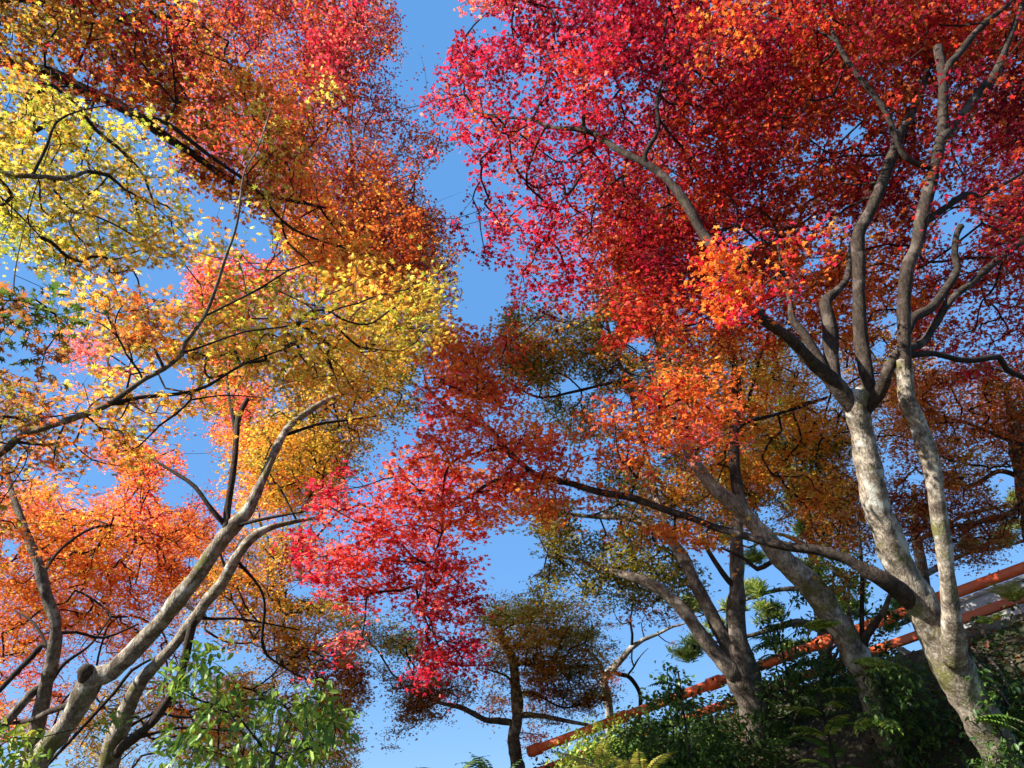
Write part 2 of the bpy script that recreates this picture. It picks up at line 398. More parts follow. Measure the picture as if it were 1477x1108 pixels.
# ------------------------------------------------------------------ right hand maples
make_tree('maple_tree', 'big red maple with mossy forked trunk and a long limb reaching across the middle', [
    [(1451,1108,6,25),(1436,1072,6,27),(1414,1038,6,28),(1380,970,6,28),(1356,923,6.02,27),(1329,875,6.05,25),(1310,841,6.1,25),(1293,807,6.1,22),(1278,767,6.1,20),(1266,733,6.1,19),(1253,675,6.15,18),(1244,627,6.2,18),(1236,590,6.2,19),(1240,565,6.2,17)],
    [(1236,594,6.2,15),(1214,566,6.2,14),(1194,543,6.2,13),(1167,519,6.15,10),(1139,488,6.1,9.5),(1106,465,6.05,9),(1075,438,6,9),(1058,414,6.05,9),(1038,369,6.2,8.5),(1014,338,6.4,8),(994,301,6.5,7.5),(964,261,6.7,7),(933,237,6.8,6.5),(893,217,7,5.5),(856,193,7.2,4.5),(828,186,7.3,4),(795,184,7.5,3),(768,173,7.6,2.8),(727,169,7.8,2),(686,162,8,1.3)],
    [(856,193,7.2,4),(842,183,7.2,3.5),(842,118,7.4,3),(822,58,7.7,2.2),(788,3,8,1.6),(770,-40,8.2,1.2)],
    [(842,122,7.4,2),(852,108,7.5,2),(879,78,7.7,1.8),(930,51,8,1.2)],
    [(933,237,6.8,4.5),(930,223,6.8,4),(950,186,6.9,3.6),(947,152,7,3.2),(957,102,7.3,2.6),(960,34,7.6,2.2),(975,-30,8,1.6)],
    [(768,173,7.6,2),(778,150,7.6,1.8),(790,110,7.7,1.5),(800,70,7.8,1)],
    [(1203,556,6.2,12),(1199,520,6.3,13),(1197,472,6.4,12),(1190,438,6.5,10),(1206,420,6.6,7),(1222,400,6.8,5),(1228,350,7,4)],
    [(1192,541,6.2,8),(1180,515,6.3,8),(1160,482,6.4,7.5),(1143,461,6.5,6),(1139,434,6.6,4),(1129,390,6.8,3.2),(1120,340,7,2)],
    [(1246,590,6.2,14),(1255,573,6.2,14),(1251,546,6.2,12.5),(1243,499,6.3,11),(1239,438,6.4,10.5),(1239,387,6.5,10),(1238,338,6.6,10),(1255,305,6.7,9.5),(1275,257,6.9,9),(1295,203,7,8),(1315,162,7.2,7),(1332,122,7.4,5),(1345,60,7.8,3.5),(1350,-30,8.2,2)],
    [(1238,600,6.2,12),(1268,566,6.1,11),(1282,532,6,10),(1297,507,6.05,8),(1329,495,6.2,7),(1349,468,6.3,6.5),(1373,431,6.4,6),(1403,407,6.6,6),(1424,387,6.7,6),(1477,345,7,5),(1530,300,7.4,3)],
    [(1308,480,6.1,8),(1318,458,6.2,8),(1343,444,6.3,7.5),(1366,415,6.5,6.5),(1380,390,6.6,6.5),(1377,366,6.7,5.5),(1380,338,6.8,5),(1387,325,6.8,5.5)],
    [(1376,950,5.9,19),(1374,915,5.8,17),(1371,879,5.75,14),(1367,835,5.7,13),(1363,801,5.7,12.5),(1356,753,5.7,12),(1349,709,5.7,13),(1340,658,5.75,14),(1322,607,5.8,13),(1308,573,5.8,13),(1305,539,5.85,12),(1304,520,5.87,11.6)],
    [(1306,548,5.85,12.2),(1305,530,5.86,12),(1304,488,5.9,11.5),(1304,438,5.95,11),(1309,387,6,10.5),(1322,355,6.1,10),(1332,305,6.2,10),(1346,250,6.3,10),(1356,210,6.4,9),(1360,169,6.5,8),(1360,115,6.6,8),(1353,68,6.8,8)],  # upper second stem, a separate branch so it takes the shade-darkened limb bark
    [(1361,112,6.6,6),(1370,92,6.6,6.5),(1383,78,6.7,6),(1410,44,6.9,5),(1441,17,7,4.2),(1478,-10,7.3,3)],
    [(1354,210,6.4,8),(1362,196,6.4,7.5),(1376,183,6.5,7.5),(1403,145,6.6,7),(1434,108,6.7,7.5),(1451,68,6.9,5.5),(1464,34,7,4.5),(1482,-20,7.3,3.5)],
    [(1348,242,6.3,5.5),(1333,240,6.3,5.5),(1315,233,6.3,5),(1299,217,6.3,5),(1285,180,6.4,5),(1272,152,6.5,4.8),(1248,122,6.6,4.5),(1227,95,6.7,4.5),(1207,61,6.9,3.8),(1194,27,7.1,3),(1178,-20,7.4,2.5)],
    [(1209,63,6.9,2.5),(1190,50,7,2.4),(1150,35,7.2,2),(1100,20,7.5,1.3)],
    [(1306,512,5.9,6),(1319,512,5.9,5.5),(1349,510,6,5),(1383,519,6.1,5),(1414,519,6.2,5),(1441,515,6.3,5),(1451,532,6.4,4.5),(1480,546,6.5,4),(1540,560,6.8,3)],
    [(1330,322,6.15,6),(1343,315,6.2,6),(1366,298,6.3,5.5),(1393,281,6.4,5.5),(1417,281,6.5,3.5),(1461,258,6.8,2.5),(1500,230,7,2)],
    [(1417,281,6.5,2.2),(1440,296,6.6,2),(1470,306,6.7,1.5)],
    [(1330,880,6.05,17),(1305,858,6,17),(1282,841,5.95,15),(1258,828,5.95,12),(1221,807,6,9),(1180,794,6.05,8),(1139,789,6.1,7.5),(1106,782,6.15,7),(1072,772,6.2,6.5),(1035,762,6.3,6.3),(997,747,6.4,6.2),(964,737,6.5,6),(913,719,6.6,6),(862,709,6.7,5.8),(822,697,6.8,5.4),(778,687,6.9,5),(751,668,7,4.6),(727,644,7,4.3),(710,621,7,4),(690,610,7.1,3.8),(652,593,7.2,3.4),(622,566,7.4,2.6),(612,545,7.5,1.6)],
    [(761,679,6.95,3),(750,686,6.95,3),(710,695,7,3),(673,719,7.1,2.8),(632,734,7.2,2.4),(571,729,7.3,1.8),(534,732,7.4,1.2)],
    [(729,650,7,3),(715,648,7,2.8),(686,654,7,2.4),(649,668,7,2),(639,708,7,1.8),(637,770,6.9,1.5),(612,830,6.9,1.1),(600,880,6.9,.8)],
    [(910,718,6.6,2.2),(915,700,6.6,2),(923,675,6.6,1.9),(937,627,6.6,1.4),(955,590,6.7,1)],
    [(700,615,7.1,1.6),(690,590,7.1,1.3),(684,560,7.2,1)],
  ], [
    ([(640,20),(700,52),(770,30),(800,-120),(1000,-120),(1000,200),(960,300),(900,420),(880,400),(845,420),(830,490),(800,480),(760,450),(700,410),(680,400),(692,330),(670,290),(692,250),(665,230),(680,170),(640,180),(600,130),(620,110),(650,90)],7.2,9.6,1.7,dict(wine=5,crimson=4,pink=1,rust=2)),
    ([(640,-120),(770,-120),(755,5),(738,28),(700,24),(665,20),(648,0)],7.5,9,1.8,dict(pink=3,crimson=2,orange=1)),
    ([(780,60),(900,40),(920,130),(880,200),(800,170),(770,110)],6.9,7.6,.8,dict(pink=2,red=2,crimson=2)),
    ([(980,-120),(1600,-120),(1600,200),(1400,220),(1330,300),(1200,300),(1120,350),(1090,430),(1010,480),(900,480),(850,430),(900,330),(950,220)],7.0,10.5,3.3,dict(wine=6,red=3,rust=5,bronze=1,crimson=1)),
    ([(1000,-60),(1100,-40),(1110,60),(1060,110),(1000,90)],6.4,7.3,.7,dict(orange=2,red=3)),
    ([(1170,-60),(1600,-60),(1600,420),(1400,420),(1330,330),(1200,260)],5.6,6.3,.13,dict(red=3,rust=2,wine=4)),
    ([(1010,430),(1040,370),(1110,295),(1180,310),(1200,370),(1130,430),(1080,470)],5.5,6.0,1.4,dict(red=4,crimson=2,orange=1)),
    ([(860,440),(1000,400),(1100,430),(1120,480),(1000,520),(900,510)],6.8,8.4,1.6,dict(rust=2,red=3,orange=2)),
    ([(1390,200),(1600,170),(1600,340),(1440,340),(1385,300)],8,10,2.2,dict(pink=3,crimson=3,orange=1)),
    ([(1330,330),(1600,300),(1600,580),(1400,560),(1300,480)],7,10,1.6,dict(red=3,rust=2,crimson=2,orange=1)),
    ([(1120,290),(1340,270),(1350,500),(1200,500),(1110,440)],8,10.5,2.2,dict(rust=3,orange=5,red=1,gold=2)),
    ([(405,800),(440,745),(480,690),(530,645),(600,660),(650,720),(695,780),(705,830),(680,870),(705,905),(690,950),(680,1005),(640,1000),(600,940),(570,885),(520,880),(462,930),(500,855),(440,835)],6.6,7.4,2.2,dict(crimson=5,pink=3,red=2),.056),
    ([(560,570),(610,520),(600,485),(680,475),(740,550),(830,590),(870,650),(850,690),(880,730),(760,765),(690,775),(640,725),(590,660),(575,600)],6.5,7.8,2.5,dict(red=2,pink=2,orange=7,gold=2),.054),
    ([(630,490),(700,465),(765,520),(745,590),(660,570)],7,8,1.8,dict(red=3,orange=3,rust=2,gold=1)),
    ([(600,880),(650,890),(700,950),(690,1010),(630,1005)],6.6,7.0,1.2,dict(crimson=5,red=1),.056),
    ([(855,600),(900,560),(960,515),(1020,520),(1065,560),(1050,620),(980,640),(940,700),(880,690),(860,645)],6.1,6.9,2.0,dict(pink=3,orange=4,red=2),.05),
    ([(750,690),(900,725),(1050,745),(1040,790),(950,770),(850,765),(760,765)],6.3,7.2,1.3,dict(orange=4,gold=2,red=1),.05),
  ], 11, leaf=.056, group='maples on the right bank')

make_tree('maple_tree', 'leaning gold leaved maple between the mossy forked trunk and the grey three-way fork', [
    [(1290,1108,6.8,17),(1280,1072,6.8,17),(1261,1021,6.8,18),(1248,970,6.85,19),(1228,933,6.9,20),(1211,902,6.95,19),(1187,868,7,19),(1160,835,7.05,18),(1126,801,7.1,16),(1106,777,7.2,14),(1079,747,7.3,12),(1052,722,7.4,11),(1028,702,7.5,10),(1001,665,7.7,8),(990,641,7.8,7),(985,600,8,6),(975,550,8.3,4),(970,500,8.6,2)],
    [(1084,752,7.3,10),(1072,738,7.4,10),(1062,692,7.6,9.5),(1058,641,7.8,9),(1063,573,8.1,8),(1058,522,8.4,7.5),(1048,480,8.8,5),(1036,440,9.2,3)],
    [(1060,620,7.9,4),(1079,607,7.9,4),(1112,600,8,3),(1153,587,8.2,3),(1194,573,8.4,2)],
    [(1075,590,8,2.5),(1085,560,8.2,2.3),(1095,520,8.4,2),(1110,480,8.7,1.4)],
    [(1126,803,7.1,4),(1112,811,7.2,4),(1092,821,7.3,4),(1075,807,7.4,3),(1040,790,7.6,2)],
    [(1246,935,6.9,7),(1247,922,6.85,7),(1261,902,6.8,5.5),(1275,880,6.75,4.5),(1284,858,6.7,4)],
    [(1245,928,6.88,5),(1243,900,6.88,4),(1244,835,6.9,3.6),(1240,780,7,2.6),(1236,740,7.1,1.6)],
  ], [
    ([(950,560),(1000,475),(1060,480),(1180,500),(1225,600),(1240,700),(1200,740),(1100,690),(1000,720),(950,690)],8.0,11.5,3.4,dict(gold=7,orange=3,yellow=4)),
    ([(1200,470),(1350,480),(1350,660),(1230,650)],9,11.5,1.7,dict(gold=5,orange=4,yellow=1)),
    ([(1040,600),(1200,620),(1220,700),(1040,700)],9,11.5,2.6,dict(olive=4,green=3,gold=1)),
    ([(1110,690),(1280,690),(1290,760),(1200,800),(1120,780)],8.5,11,1.9,dict(orange=3,bronze=2,gold=2,rust=1)),
    ([(980,640),(1110,690),(1110,770),(1000,740),(960,700)],8.5,10,1.1,dict(orange=3,bronze=2,olive=2)),
    ([(1180,780),(1240,770),(1250,860),(1190,850)],6.6,7.2,.8,dict(bronze=2,olive=2,rust=2)),
  ], 12, leaf=.045, bark_m=M_bark, group='maples on the right bank')

make_tree('maple_tree', 'grey maple whose trunk forks three ways in front of the red railing, olive leaves', [
    [(1121,1108,8,24),(1102,1072,8,25),(1089,1024,8,24),(1075,984,8,23),(1066,943,8,20),(1061,902,8.1,14),(1062,868,8.1,13),(1063,828,8.2,11.5),(1062,777,8.4,9.5),(1064,730,8.7,8),(1060,680,9.2,6),(1050,630,9.8,4)],
    [(1074,985,8,16),(1058,968,7.95,15),(1038,950,7.95,13),(1011,916,8,12),(987,882,8.1,11.5),(957,855,8.2,9.5),(930,838,8.3,8),(896,828,8.5,6),(862,818,8.8,5),(829,807,9,3.2),(790,800,9.2,2)],
    [(1062,960,8,12),(1045,923,8.05,11.5),(1021,875,8.2,11.5),(1004,845,8.3,10.5),(987,807,8.5,10),(966,778,8.7,8.5),(940,760,9,8),(906,747,9.3,6),(850,745,9.6,3.5),(810,740,9.8,2)],
    [(972,782,8.7,6),(950,730,9.1,5),(935,670,9.5,4.5),(918,600,10,4),(905,550,10.3,3.5),(886,505,10.6,3),(872,451,11,2)],
    [(905,552,10.3,2.8),(879,553,10.3,2.6),(828,565,10.5,2.5),(778,573,10.7,2),(734,553,11,1.4)],
    [(1062,850,8.1,5),(1045,830,8.2,5),(1025,800,8.4,4),(1010,770,8.6,3)],
  ], [
    ([(720,485),(760,450),(850,465),(868,375),(930,380),(965,480),(975,600),(900,615),(850,640),(800,580),(750,560)],9.8,12.5,3.2,dict(olive=5,gold=3,bronze=2,green=1)),
    ([(690,480),(760,440),(810,540),(720,575)],10,12,2.2,dict(olive=4,bronze=3,gold=1)),
    ([(738,720),(860,755),(960,770),(1015,830),(980,865),(920,855),(850,870),(770,880),(735,835),(755,790)],8.6,10.6,3.6,dict(olive=6,green=2,gold=2,bronze=1)),
    ([(850,670),(1000,640),(1120,700),(1110,780),(960,775),(880,740)],9,11.5,3.0,dict(olive=3,green=2,bronze=3,gold=1)),
    ([(900,860),(990,865),(960,905),(900,900)],8.8,9.6,.8,dict(rust=2,bronze=3)),
  ], 13, leaf=.052, bark_m=M_barkd, group='maples on the right bank')

make_tree('maple_tree', 'rust and bronze maple behind the right trunks, its stem cut off by the right edge', [
    [(1530,1000,9.5,14),(1505,880,9.5,14),(1490,780,9.5,13),(1480,710,9.5,12),(1468,650,9.6,11),(1462,610,9.8,8),(1450,560,10.2,4)],
    [(1482,720,9.5,5),(1450,745,9.6,4),(1420,752,9.8,3.5),(1370,760,10,2)],
    [(1476,690,9.5,5),(1440,680,9.8,4),(1400,700,10,3),(1350,690,10.4,2)],
    [(1466,640,9.6,4),(1420,620,10,3),(1360,600,10.5,2),(1300,590,11,1)],
  ], [
    ([(1280,520),(1600,520),(1600,640),(1440,640),(1400,720),(1300,700)],8.6,11.5,3.3,dict(rust=3,orange=4,bronze=2,gold=3)),
    ([(1260,680),(1330,690),(1410,690),(1470,740),(1440,800),(1400,820),(1310,800),(1270,770)],9,12,2.6,dict(rust=3,bronze=4,orange=1)),
    ([(1440,590),(1600,580),(1600,660),(1455,650)],8.8,9.8,1.8,dict(olive=3,bronze=3)),
    ([(1170,680),(1260,660),(1290,800),(1200,790)],10.5,12,1.7,dict(orange=2,rust=2,bronze=2)),
  ], 14, leaf=.045, bark_m=M_barkd, group='maples on the right bank')

make_tree('maple_tree', 'small dark stemmed maple with olive leaf pads at the low end of the railing', [
    [(749,1125,11,10),(747,1108,11,10),(741,1065,11,9),(747,1031,11,8.5),(744,997,11,8),(740,953,11.1,7),(732,938,11.1,5),(724,926,11.2,4),(722,900,11.4,2)],
    [(742,1048,11,6),(737,1042,11,6),(718,1040,10.9,5.5),(700,1038,10.8,5),(666,1021,10.6,4),(636,1014,10.4,2.8),(600,1000,10.2,1.8)],
    [(748,1034,11,5),(760,1031,11,5),(788,1034,10.9,4),(822,1041,10.8,3.5),(850,1046,10.7,2.5)],
    [(743,962,11.1,4),(752,957,11.1,3.5),(771,960,11.2,3),(800,955,11.4,2),(830,965,11.5,1.2)],
    [(745,1000,11,2.5),(770,1000,11,2.2),(810,1020,11,1.6),(850,1015,11,1)],
    [(744,990,11,2.5),(730,975,11,2),(700,965,11,1.4)],
  ], [
    ([(690,884),(735,864),(800,868),(815,888),(760,900),(705,902)],10.3,11.8,4,dict(olive=4,gold=2,lime=2,yellow=1)),
    ([(700,912),(760,902),(850,915),(858,938),(790,944),(715,936)],10.3,12,4,dict(olive=5,gold=3,yellow=1)),
    ([(755,952),(820,944),(872,962),(868,986),(800,984),(765,974)],10.4,11.8,4.2,dict(olive=4,gold=2,bronze=3)),
    ([(800,990),(860,988),(885,1010),(840,1022),(805,1012)],10.5,11.6,3.4,dict(bronze=4,rust=1,olive=2)),
    ([(672,950),(732,940),(735,966),(690,972)],10.6,11.4,2.5,dict(olive=3,bronze=2,gold=1)),
    ([(690,880),(740,862),(830,880),(868,950),(860,1000),(760,960)],10.4,12,1.4,dict(olive=4,gold=2,bronze=2)),
    ([(655,865),(760,845),(880,900),(900,1000),(820,1050),(700,1040)],10.2,12,.7,dict(olive=3,bronze=3,gold=2)),
    ([(532,942),(560,975),(610,992),(665,975),(715,990),(700,1012),(640,1020),(620,1050),(570,1052),(572,1015),(545,985)],9.8,11,3.6,dict(olive=3,bronze=4,rust=1)),
    ([(495,915),(520,890),(600,885),(625,930),(640,985),(620,990),(590,935),(520,925)],9.8,11,3,dict(olive=4,gold=1,yellow=1,green=2)),
    ([(760,1000),(830,960),(880,990),(875,1025),(820,1050),(770,1045)],10.6,11.6,2.4,dict(bronze=3,rust=3)),
    ([(740,1060),(790,1055),(785,1085),(745,1090)],11,11.5,1.6,dict(rust=2,bronze=2,olive=2)),
    ([(690,1000),(730,985),(735,1030),(700,1040)],10.8,11.3,1,dict(rust=2,bronze=2)),
    ([(545,1050),(590,1050),(580,1090),(550,1085)],10.3,10.8,.5,dict(bronze=2,gold=1)),
  ], 15, leaf=.042, bark_m=M_barkd, k=20, sr=.25, group='maples on the right bank')

# ------------------------------------------------------------------ left hand maples
make_tree('maple_tree', 'nearest yellow maple, its thin dark branch sweeping up from the left edge', [
    [('w',-4.3,2.4,-.2,.17),('w',-4.25,2.6,1.2,.15),('w',-4.1,2.9,2.4,.12),('w',-3.9,3.1,3.6,.10),('w',-3.9,2.9,5.0,.08),('w',-4.2,2.6,6.4,.05)],
    [('w',-4.1,2.9,2.4,.05),(-90,700,4.2,7),(0,654,4.1,6.2),(27,631,4.05,6),(54,620,4,6),(95,607,4,5.5),(135,593,4,5.2),(162,580,4,5),(190,560,4,4.4),(210,546,4,4),(237,532,4,4),(261,512,4,3.8),(267,495,4,3.3),(294,458,4,3),(311,417,4,2.8),(325,373,4,2.4),(342,322,4,2),(352,250,4.1,1.5),(372,213,4.2,1.2),(393,149,4.4,.8)],
    [(158,583,4,4),(180,578,4,3.6),(203,573,4.05,3.4),(237,570,4.1,3),(271,566,4.2,2.7),(301,556,4.3,2.4),(328,539,4.4,2.2),(359,522,4.5,1.9),(406,505,4.6,1.4),(430,495,4.7,1)],
    [(296,456,4,2.2),(332,438,4.1,2),(379,414,4.2,1.8),(416,390,4.3,1.4),(457,377,4.5,1)],
    [(264,508,4,2),(280,504,4,2),(305,495,4.1,1.8),(355,478,4.3,1.6),(406,472,4.5,1.4),(474,456,4.8,1)],
    [(206,549,4,2),(200,535,4,1.8),(183,512,3.9,1.7),(169,485,3.8,1.4),(142,465,3.7,1)],
    [(271,566,4.2,2),(276,575,4.1,1.8),(254,597,4,1.8),(230,614,4,1.7),(200,644,3.9,1.3),(176,651,3.8,1)],
    [(276,577,4.1,1.6),(325,570,4.3,1.4),(372,573,4.5,1)],
    [(95,608,4,1.7),(81,641,3.9,1.4),(78,664,3.9,1)],
    [('w',-3.9,3.1,3.6,.035),(-60,240,4.2,5),(0,250,4.4,5),(47,254,4.4,4.8),(95,257,4.5,4.4),(125,247,4.6,3)],
    [(47,252,4.4,2.8),(68,210,4.5,2.5),(81,176,4.6,2),(118,159,4.7,1.5),(156,152,4.8,1)],
    [(81,176,4.6,1.4),(76,142,4.7,1.1),(73,101,4.8,.8)],
    [(0,283,4.2,1.4),(40,322,4.2,1.2),(80,365,4.2,.9)],
    [(72,210,4.6,1),(40,310,4.2,.8),(20,420,3.6,1.2),(60,440,3.4,1),(100,470,3.3,.7)],
  ], [
    ([(-70,100),(60,110),(150,130),(230,180),(265,250),(250,330),(240,385),(180,375),(120,390),(-70,400)],4.3,5.6,1.9,dict(lime=5,yellow=3,olive=3,gold=2)),
    ([(-120,400),(60,415),(118,440),(100,480),(72,530),(60,560),(-120,560)],2.9,3.5,1.6,dict(olive=3,bronze=3,green=1),.056),
    ([(90,370),(190,385),(225,430),(285,450),(270,500),(230,535),(180,505),(140,475),(90,450)],3.7,4.5,1.9,dict(gold=4,yellow=2,orange=2,bronze=1)),
    ([(255,440),(300,385),(400,390),(480,380),(560,400),(640,440),(645,475),(560,525),(480,560),(420,600),(370,610),(330,590),(300,550),(260,500)],4.4,6.6,2.3,dict(orange=2,gold=5,yellow=3,lime=1,olive=3)),
    ([(260,250),(380,290),(400,390),(300,385),(250,330)],4.2,5.2,.6,dict(yellow=3,gold=3,lime=1)),
    ([(-120,560),(60,555),(150,580),(200,615),(195,690),(130,720),(60,720),(20,800),(-120,820)],3.9,5.6,1.9,dict(gold=4,orange=3,olive=2,bronze=1)),
    ([(90,430),(300,420),(330,560),(200,600),(120,560)],4.2,5.4,.9,dict(gold=3,yellow=3,lime=2,orange=1)),
    ([(120,330),(260,330),(260,440),(140,430)],4.3,5.2,.7,dict(lime=3,yellow=3,gold=1)),
    ([(160,560),(300,560),(330,620),(260,700),(190,680)],4,5,.9,dict(gold=3,yellow=2,orange=1)),
  ], 21, base=(-4.3,2.4,0), leaf=.047, tmpl=T7, bark_m=M_barkd, twig=.0013, k=11, sr=.17, tilt=.5, group='maples on the left')

make_tree('maple_tree', 'orange maple leaning in from the top left with one thick blackish limb', [
    [('w',-6.4,3.2,-.2,.26),('w',-6.3,3.3,2.5,.23),('w',-6.1,3.4,5,.20),('w',-5.9,3.5,7,.17),('w',-5.6,3.6,9,.12),('w',-5.2,3.6,11,.07)],
    [('w',-6.0,3.45,6.2,.075),(-80,70,6.6,10),(0,85,6.6,10),(34,98,6.6,9.5),(74,105,6.6,9.5),(112,125,6.6,9),(152,142,6.6,8.5),(183,159,6.6,8.5),(210,176,6.6,8),(237,196,6.7,7.5),(271,217,6.8,6.5),(298,237,6.9,5.5),(339,264,7.1,5.5),(372,278,7.3,4.8),(427,291,7.6,3),(470,300,8,1.6)],
    [(205,168,6.55,4.2),(237,176,6.5,4),(271,200,6.5,3.6),(305,227,6.6,3.2),(345,254,6.7,3),(376,281,6.8,2.6),(406,318,7,2.4),(440,339,7.2,2),(500,359,7.5,1.5),(560,380,8,1)],
    [(237,177,6.5,2.4),(250,159,6.5,2),(257,139,6.5,1.4)],
    [('w',-5.8,3.5,7.6,.045),(30,0,7,4),(118,30,7.2,4),(159,32,7.3,5),(183,25,7.4,5),(210,22,7.5,4.2),(244,25,7.7,3.2),(274,30,8,2),(330,60,8.4,1.4)],
    [('w',-6.0,3.45,6.3,.05),(-60,200,6.5,6),(20,196,6.6,6),(60,183,6.7,4.5),(85,160,6.8,3)],
    [(406,318,7,2),(415,350,7,1.6),(455,390,7.2,1.3),(450,440,7.4,.8)],
  ], [
    ([(-120,-120),(200,-120),(290,20),(310,90),(250,170),(120,130),(-120,90)],6.2,8.4,2.4,dict(bronze=4,olive=3,gold=2,rust=4,wine=1)),
    ([(120,90),(300,80),(430,140),(480,250),(470,330),(400,300),(330,290),(260,250),(220,190)],6.6,8.6,1.8,dict(orange=3,gold=3,rust=3,bronze=1,yellow=1)),
    ([(380,300),(480,300),(600,380),(640,460),(520,480),(440,420)],7,9,1.5,dict(orange=4,gold=3,rust=2)),
    ([(-120,90),(80,110),(160,190),(100,260),(-120,260)],5.8,7,.9,dict(gold=3,yellow=3,lime=1,orange=1)),
  ], 22, base=(-6.4,3.2,0), leaf=.056, bark_m=M_twig, k=15, sr=.21, group='maples on the left')

make_tree('maple_tree', 'thick leaning pale trunk with a cut knob at lower left, red crown high above', [
    [(44,1125,7,17),(61,1088,7,15.5),(95,1048,7,14.5),(122,1004,7,16),(135,977,7,15.5),(162,967,7,13),(196,936,7,12.5),(230,899,7,12),(257,865,7,13),(281,835,7.05,11),(305,801,7.1,11),(328,770,7.2,12),(355,740,7.3,10.5),(369,712,7.4,8.5),(388,670,7.7,6),(413,620,8.2,5.5),(440,597,8.4,5),(467,580,8.7,4.6),(500,563,9,4),(524,535,9.5,3.5),(540,460,10,3.4),(530,360,10.6,3),(510,240,11.4,2.6),(500,120,12,2.2),(490,20,12.6,1.5)],
    [(130,985,7,15),(125,970,6.95,15),(124,962,6.95,12)],
    [(323,776,7.2,7),(327,755,7.2,6.2),(328,735,7.3,6),(338,668,7.5,5),(342,614,7.8,5),(347,595,7.9,4.5),(357,575,8,4)],
    [(340,625,7.8,3.6),(336,600,7.9,3.2),(330,570,8.2,2.6),(325,500,9,2.2),(335,430,9.8,1.6)],
    [(326,758,7.2,4.5),(305,735,7.2,4.2),(281,702,7.3,3.6),(257,685,7.4,3),(217,661,7.6,2)],
    [(336,760,7.2,3),(370,751,7.2,2.8),(400,745,7.2,2.4),(440,738,7.3,1.2)],
    [(118,1010,7,6),(95,1018,7.1,5.5),(70,1027,7.2,5),(40,1040,7.4,3.5),(0,1044,7.6,3)],
    [(524,535,9.5,2.5),(560,440,10.5,2.2),(590,330,11.5,2),(600,250,12,1.4)],
    [(535,420,10.2,2.2),(470,330,10.6,2),(420,220,11.2,1.8),(380,100,12,1.4)],
    [(410,628,8.2,3.2),(460,612,8.4,2.6),(500,606,8.6,2.2),(545,600,8.8,1.4)],
  ], [
    ([(240,-120),(520,-120),(560,10),(578,40),(592,80),(575,120),(590,170),(620,182),(652,172),(668,190),(645,225),(628,245),(600,240),(605,275),(652,290),(672,312),(660,335),(672,385),(662,430),(650,465),(560,420),(480,330),(430,250),(380,150),(270,60)],10,13.5,1.9,dict(wine=4,rust=5,pink=1,bronze=2,red=2,orange=1)),
    ([(430,-100),(545,-100),(570,60),(500,130),(440,60)],9.6,11,.9,dict(pink=3,crimson=3,orange=1)),
    ([(420,250),(600,280),(668,360),(662,470),(600,500),(520,480),(440,400),(380,330)],9.5,12.5,2.3,dict(orange=4,rust=5,gold=2,bronze=2)),
    ([(250,60),(430,150),(430,300),(330,260),(260,200)],10.5,13,1.8,dict(red=3,orange=3,pink=2,rust=1)),
    ([(270,385),(330,368),(400,380),(440,440),(350,480),(290,450)],11,13,2.9,dict(pink=4,red=2,orange=1)),
    ([(270,500),(390,480),(400,560),(330,640),(290,600)],10,12.5,2.8,dict(pink=3,orange=4,gold=2)),
    ([(75,480),(130,475),(175,495),(195,530),(150,560),(110,540),(80,520)],10,12,1.5,dict(pink=4,orange=1)),
    ([(320,620),(420,600),(440,700),(400,740),(340,720)],9,11,3,dict(gold=3,orange=3,yellow=3,olive=1)),
    ([(440,510),(590,490),(600,560),(560,600),(500,640),(490,740),(430,740),(410,640)],9,11.5,3.2,dict(olive=4,bronze=2,gold=3,green=1,yellow=1)),
    ([(560,490),(620,500),(600,560),(570,600),(545,560)],9,10.5,2.8,dict(olive=3,green=3,bronze=3)),
  ], 23, leaf=.05, bark_m=M_bark, k=20, sr=.26, group='maples on the left')

make_tree('maple_tree', 'maple with an S-shaped trunk near the left edge under dense bright orange leaves', [
    [(36,1125,7.6,11),(37,1108,7.6,11),(51,1058,7.6,10),(64,997,7.6,10),(78,943,7.6,9.5),(80,902,7.65,8.5),(68,862,7.7,8),(54,811,7.8,7),(37,767,7.9,6),(20,720,8.1,4.5),(10,680,8.4,3.5),(0,620,9,2)],
    [(77,935,7.6,5),(61,930,7.6,5),(48,945,7.6,4.5),(30,963,7.5,4.2),(0,995,7.3,4.4),(-40,1040,7,4)],
    [(62,1000,7.6,6),(55,992,7.6,6.5),(27,1021,7.5,7.5),(0,1051,7.4,8),(-40,1090,7.2,8)],
    [(79,915,7.6,3),(110,912,7.8,2.6),(150,920,8,2.2),(200,900,8.3,1.6)],
    [(60,830,7.8,3),(90,790,8.2,2.5),(140,760,8.8,2),(200,760,9.4,1.4)],
    [(72,940,7.6,2.6),(50,900,7.8,2),(20,880,8,1.4)],
    [(64,1000,7.6,5),(90,960,7.8,3.2),(130,930,8.2,2),(160,890,8.6,1.5)],
  ], [
    ([(-120,690),(60,690),(130,722),(230,760),(300,770),(320,800),(260,860),(235,900),(180,925),(100,935),(-120,950)],8.8,12.5,3.4,dict(orange=6,gold=5,pink=3)),
    ([(150,640),(200,620),(230,670),(320,690),(300,760),(200,780),(130,740)],9,12,2.6,dict(pink=2,orange=4,red=1)),
    ([(-120,930),(150,925),(260,900),(280,950),(150,1000),(100,1070),(-120,1060)],9,12,1.1,dict(pink=3,orange=3,gold=1)),
    ([(200,1000),(330,990),(360,1060),(260,1070)],9,12,1.1,dict(gold=2,orange=2)),
    ([(210,740),(330,740),(300,850),(230,880)],8.5,10,1.1,dict(rust=3,orange=3)),
  ], 24, leaf=.046, bark_m=M_barkd, k=20, sr=.25, group='maples on the left')

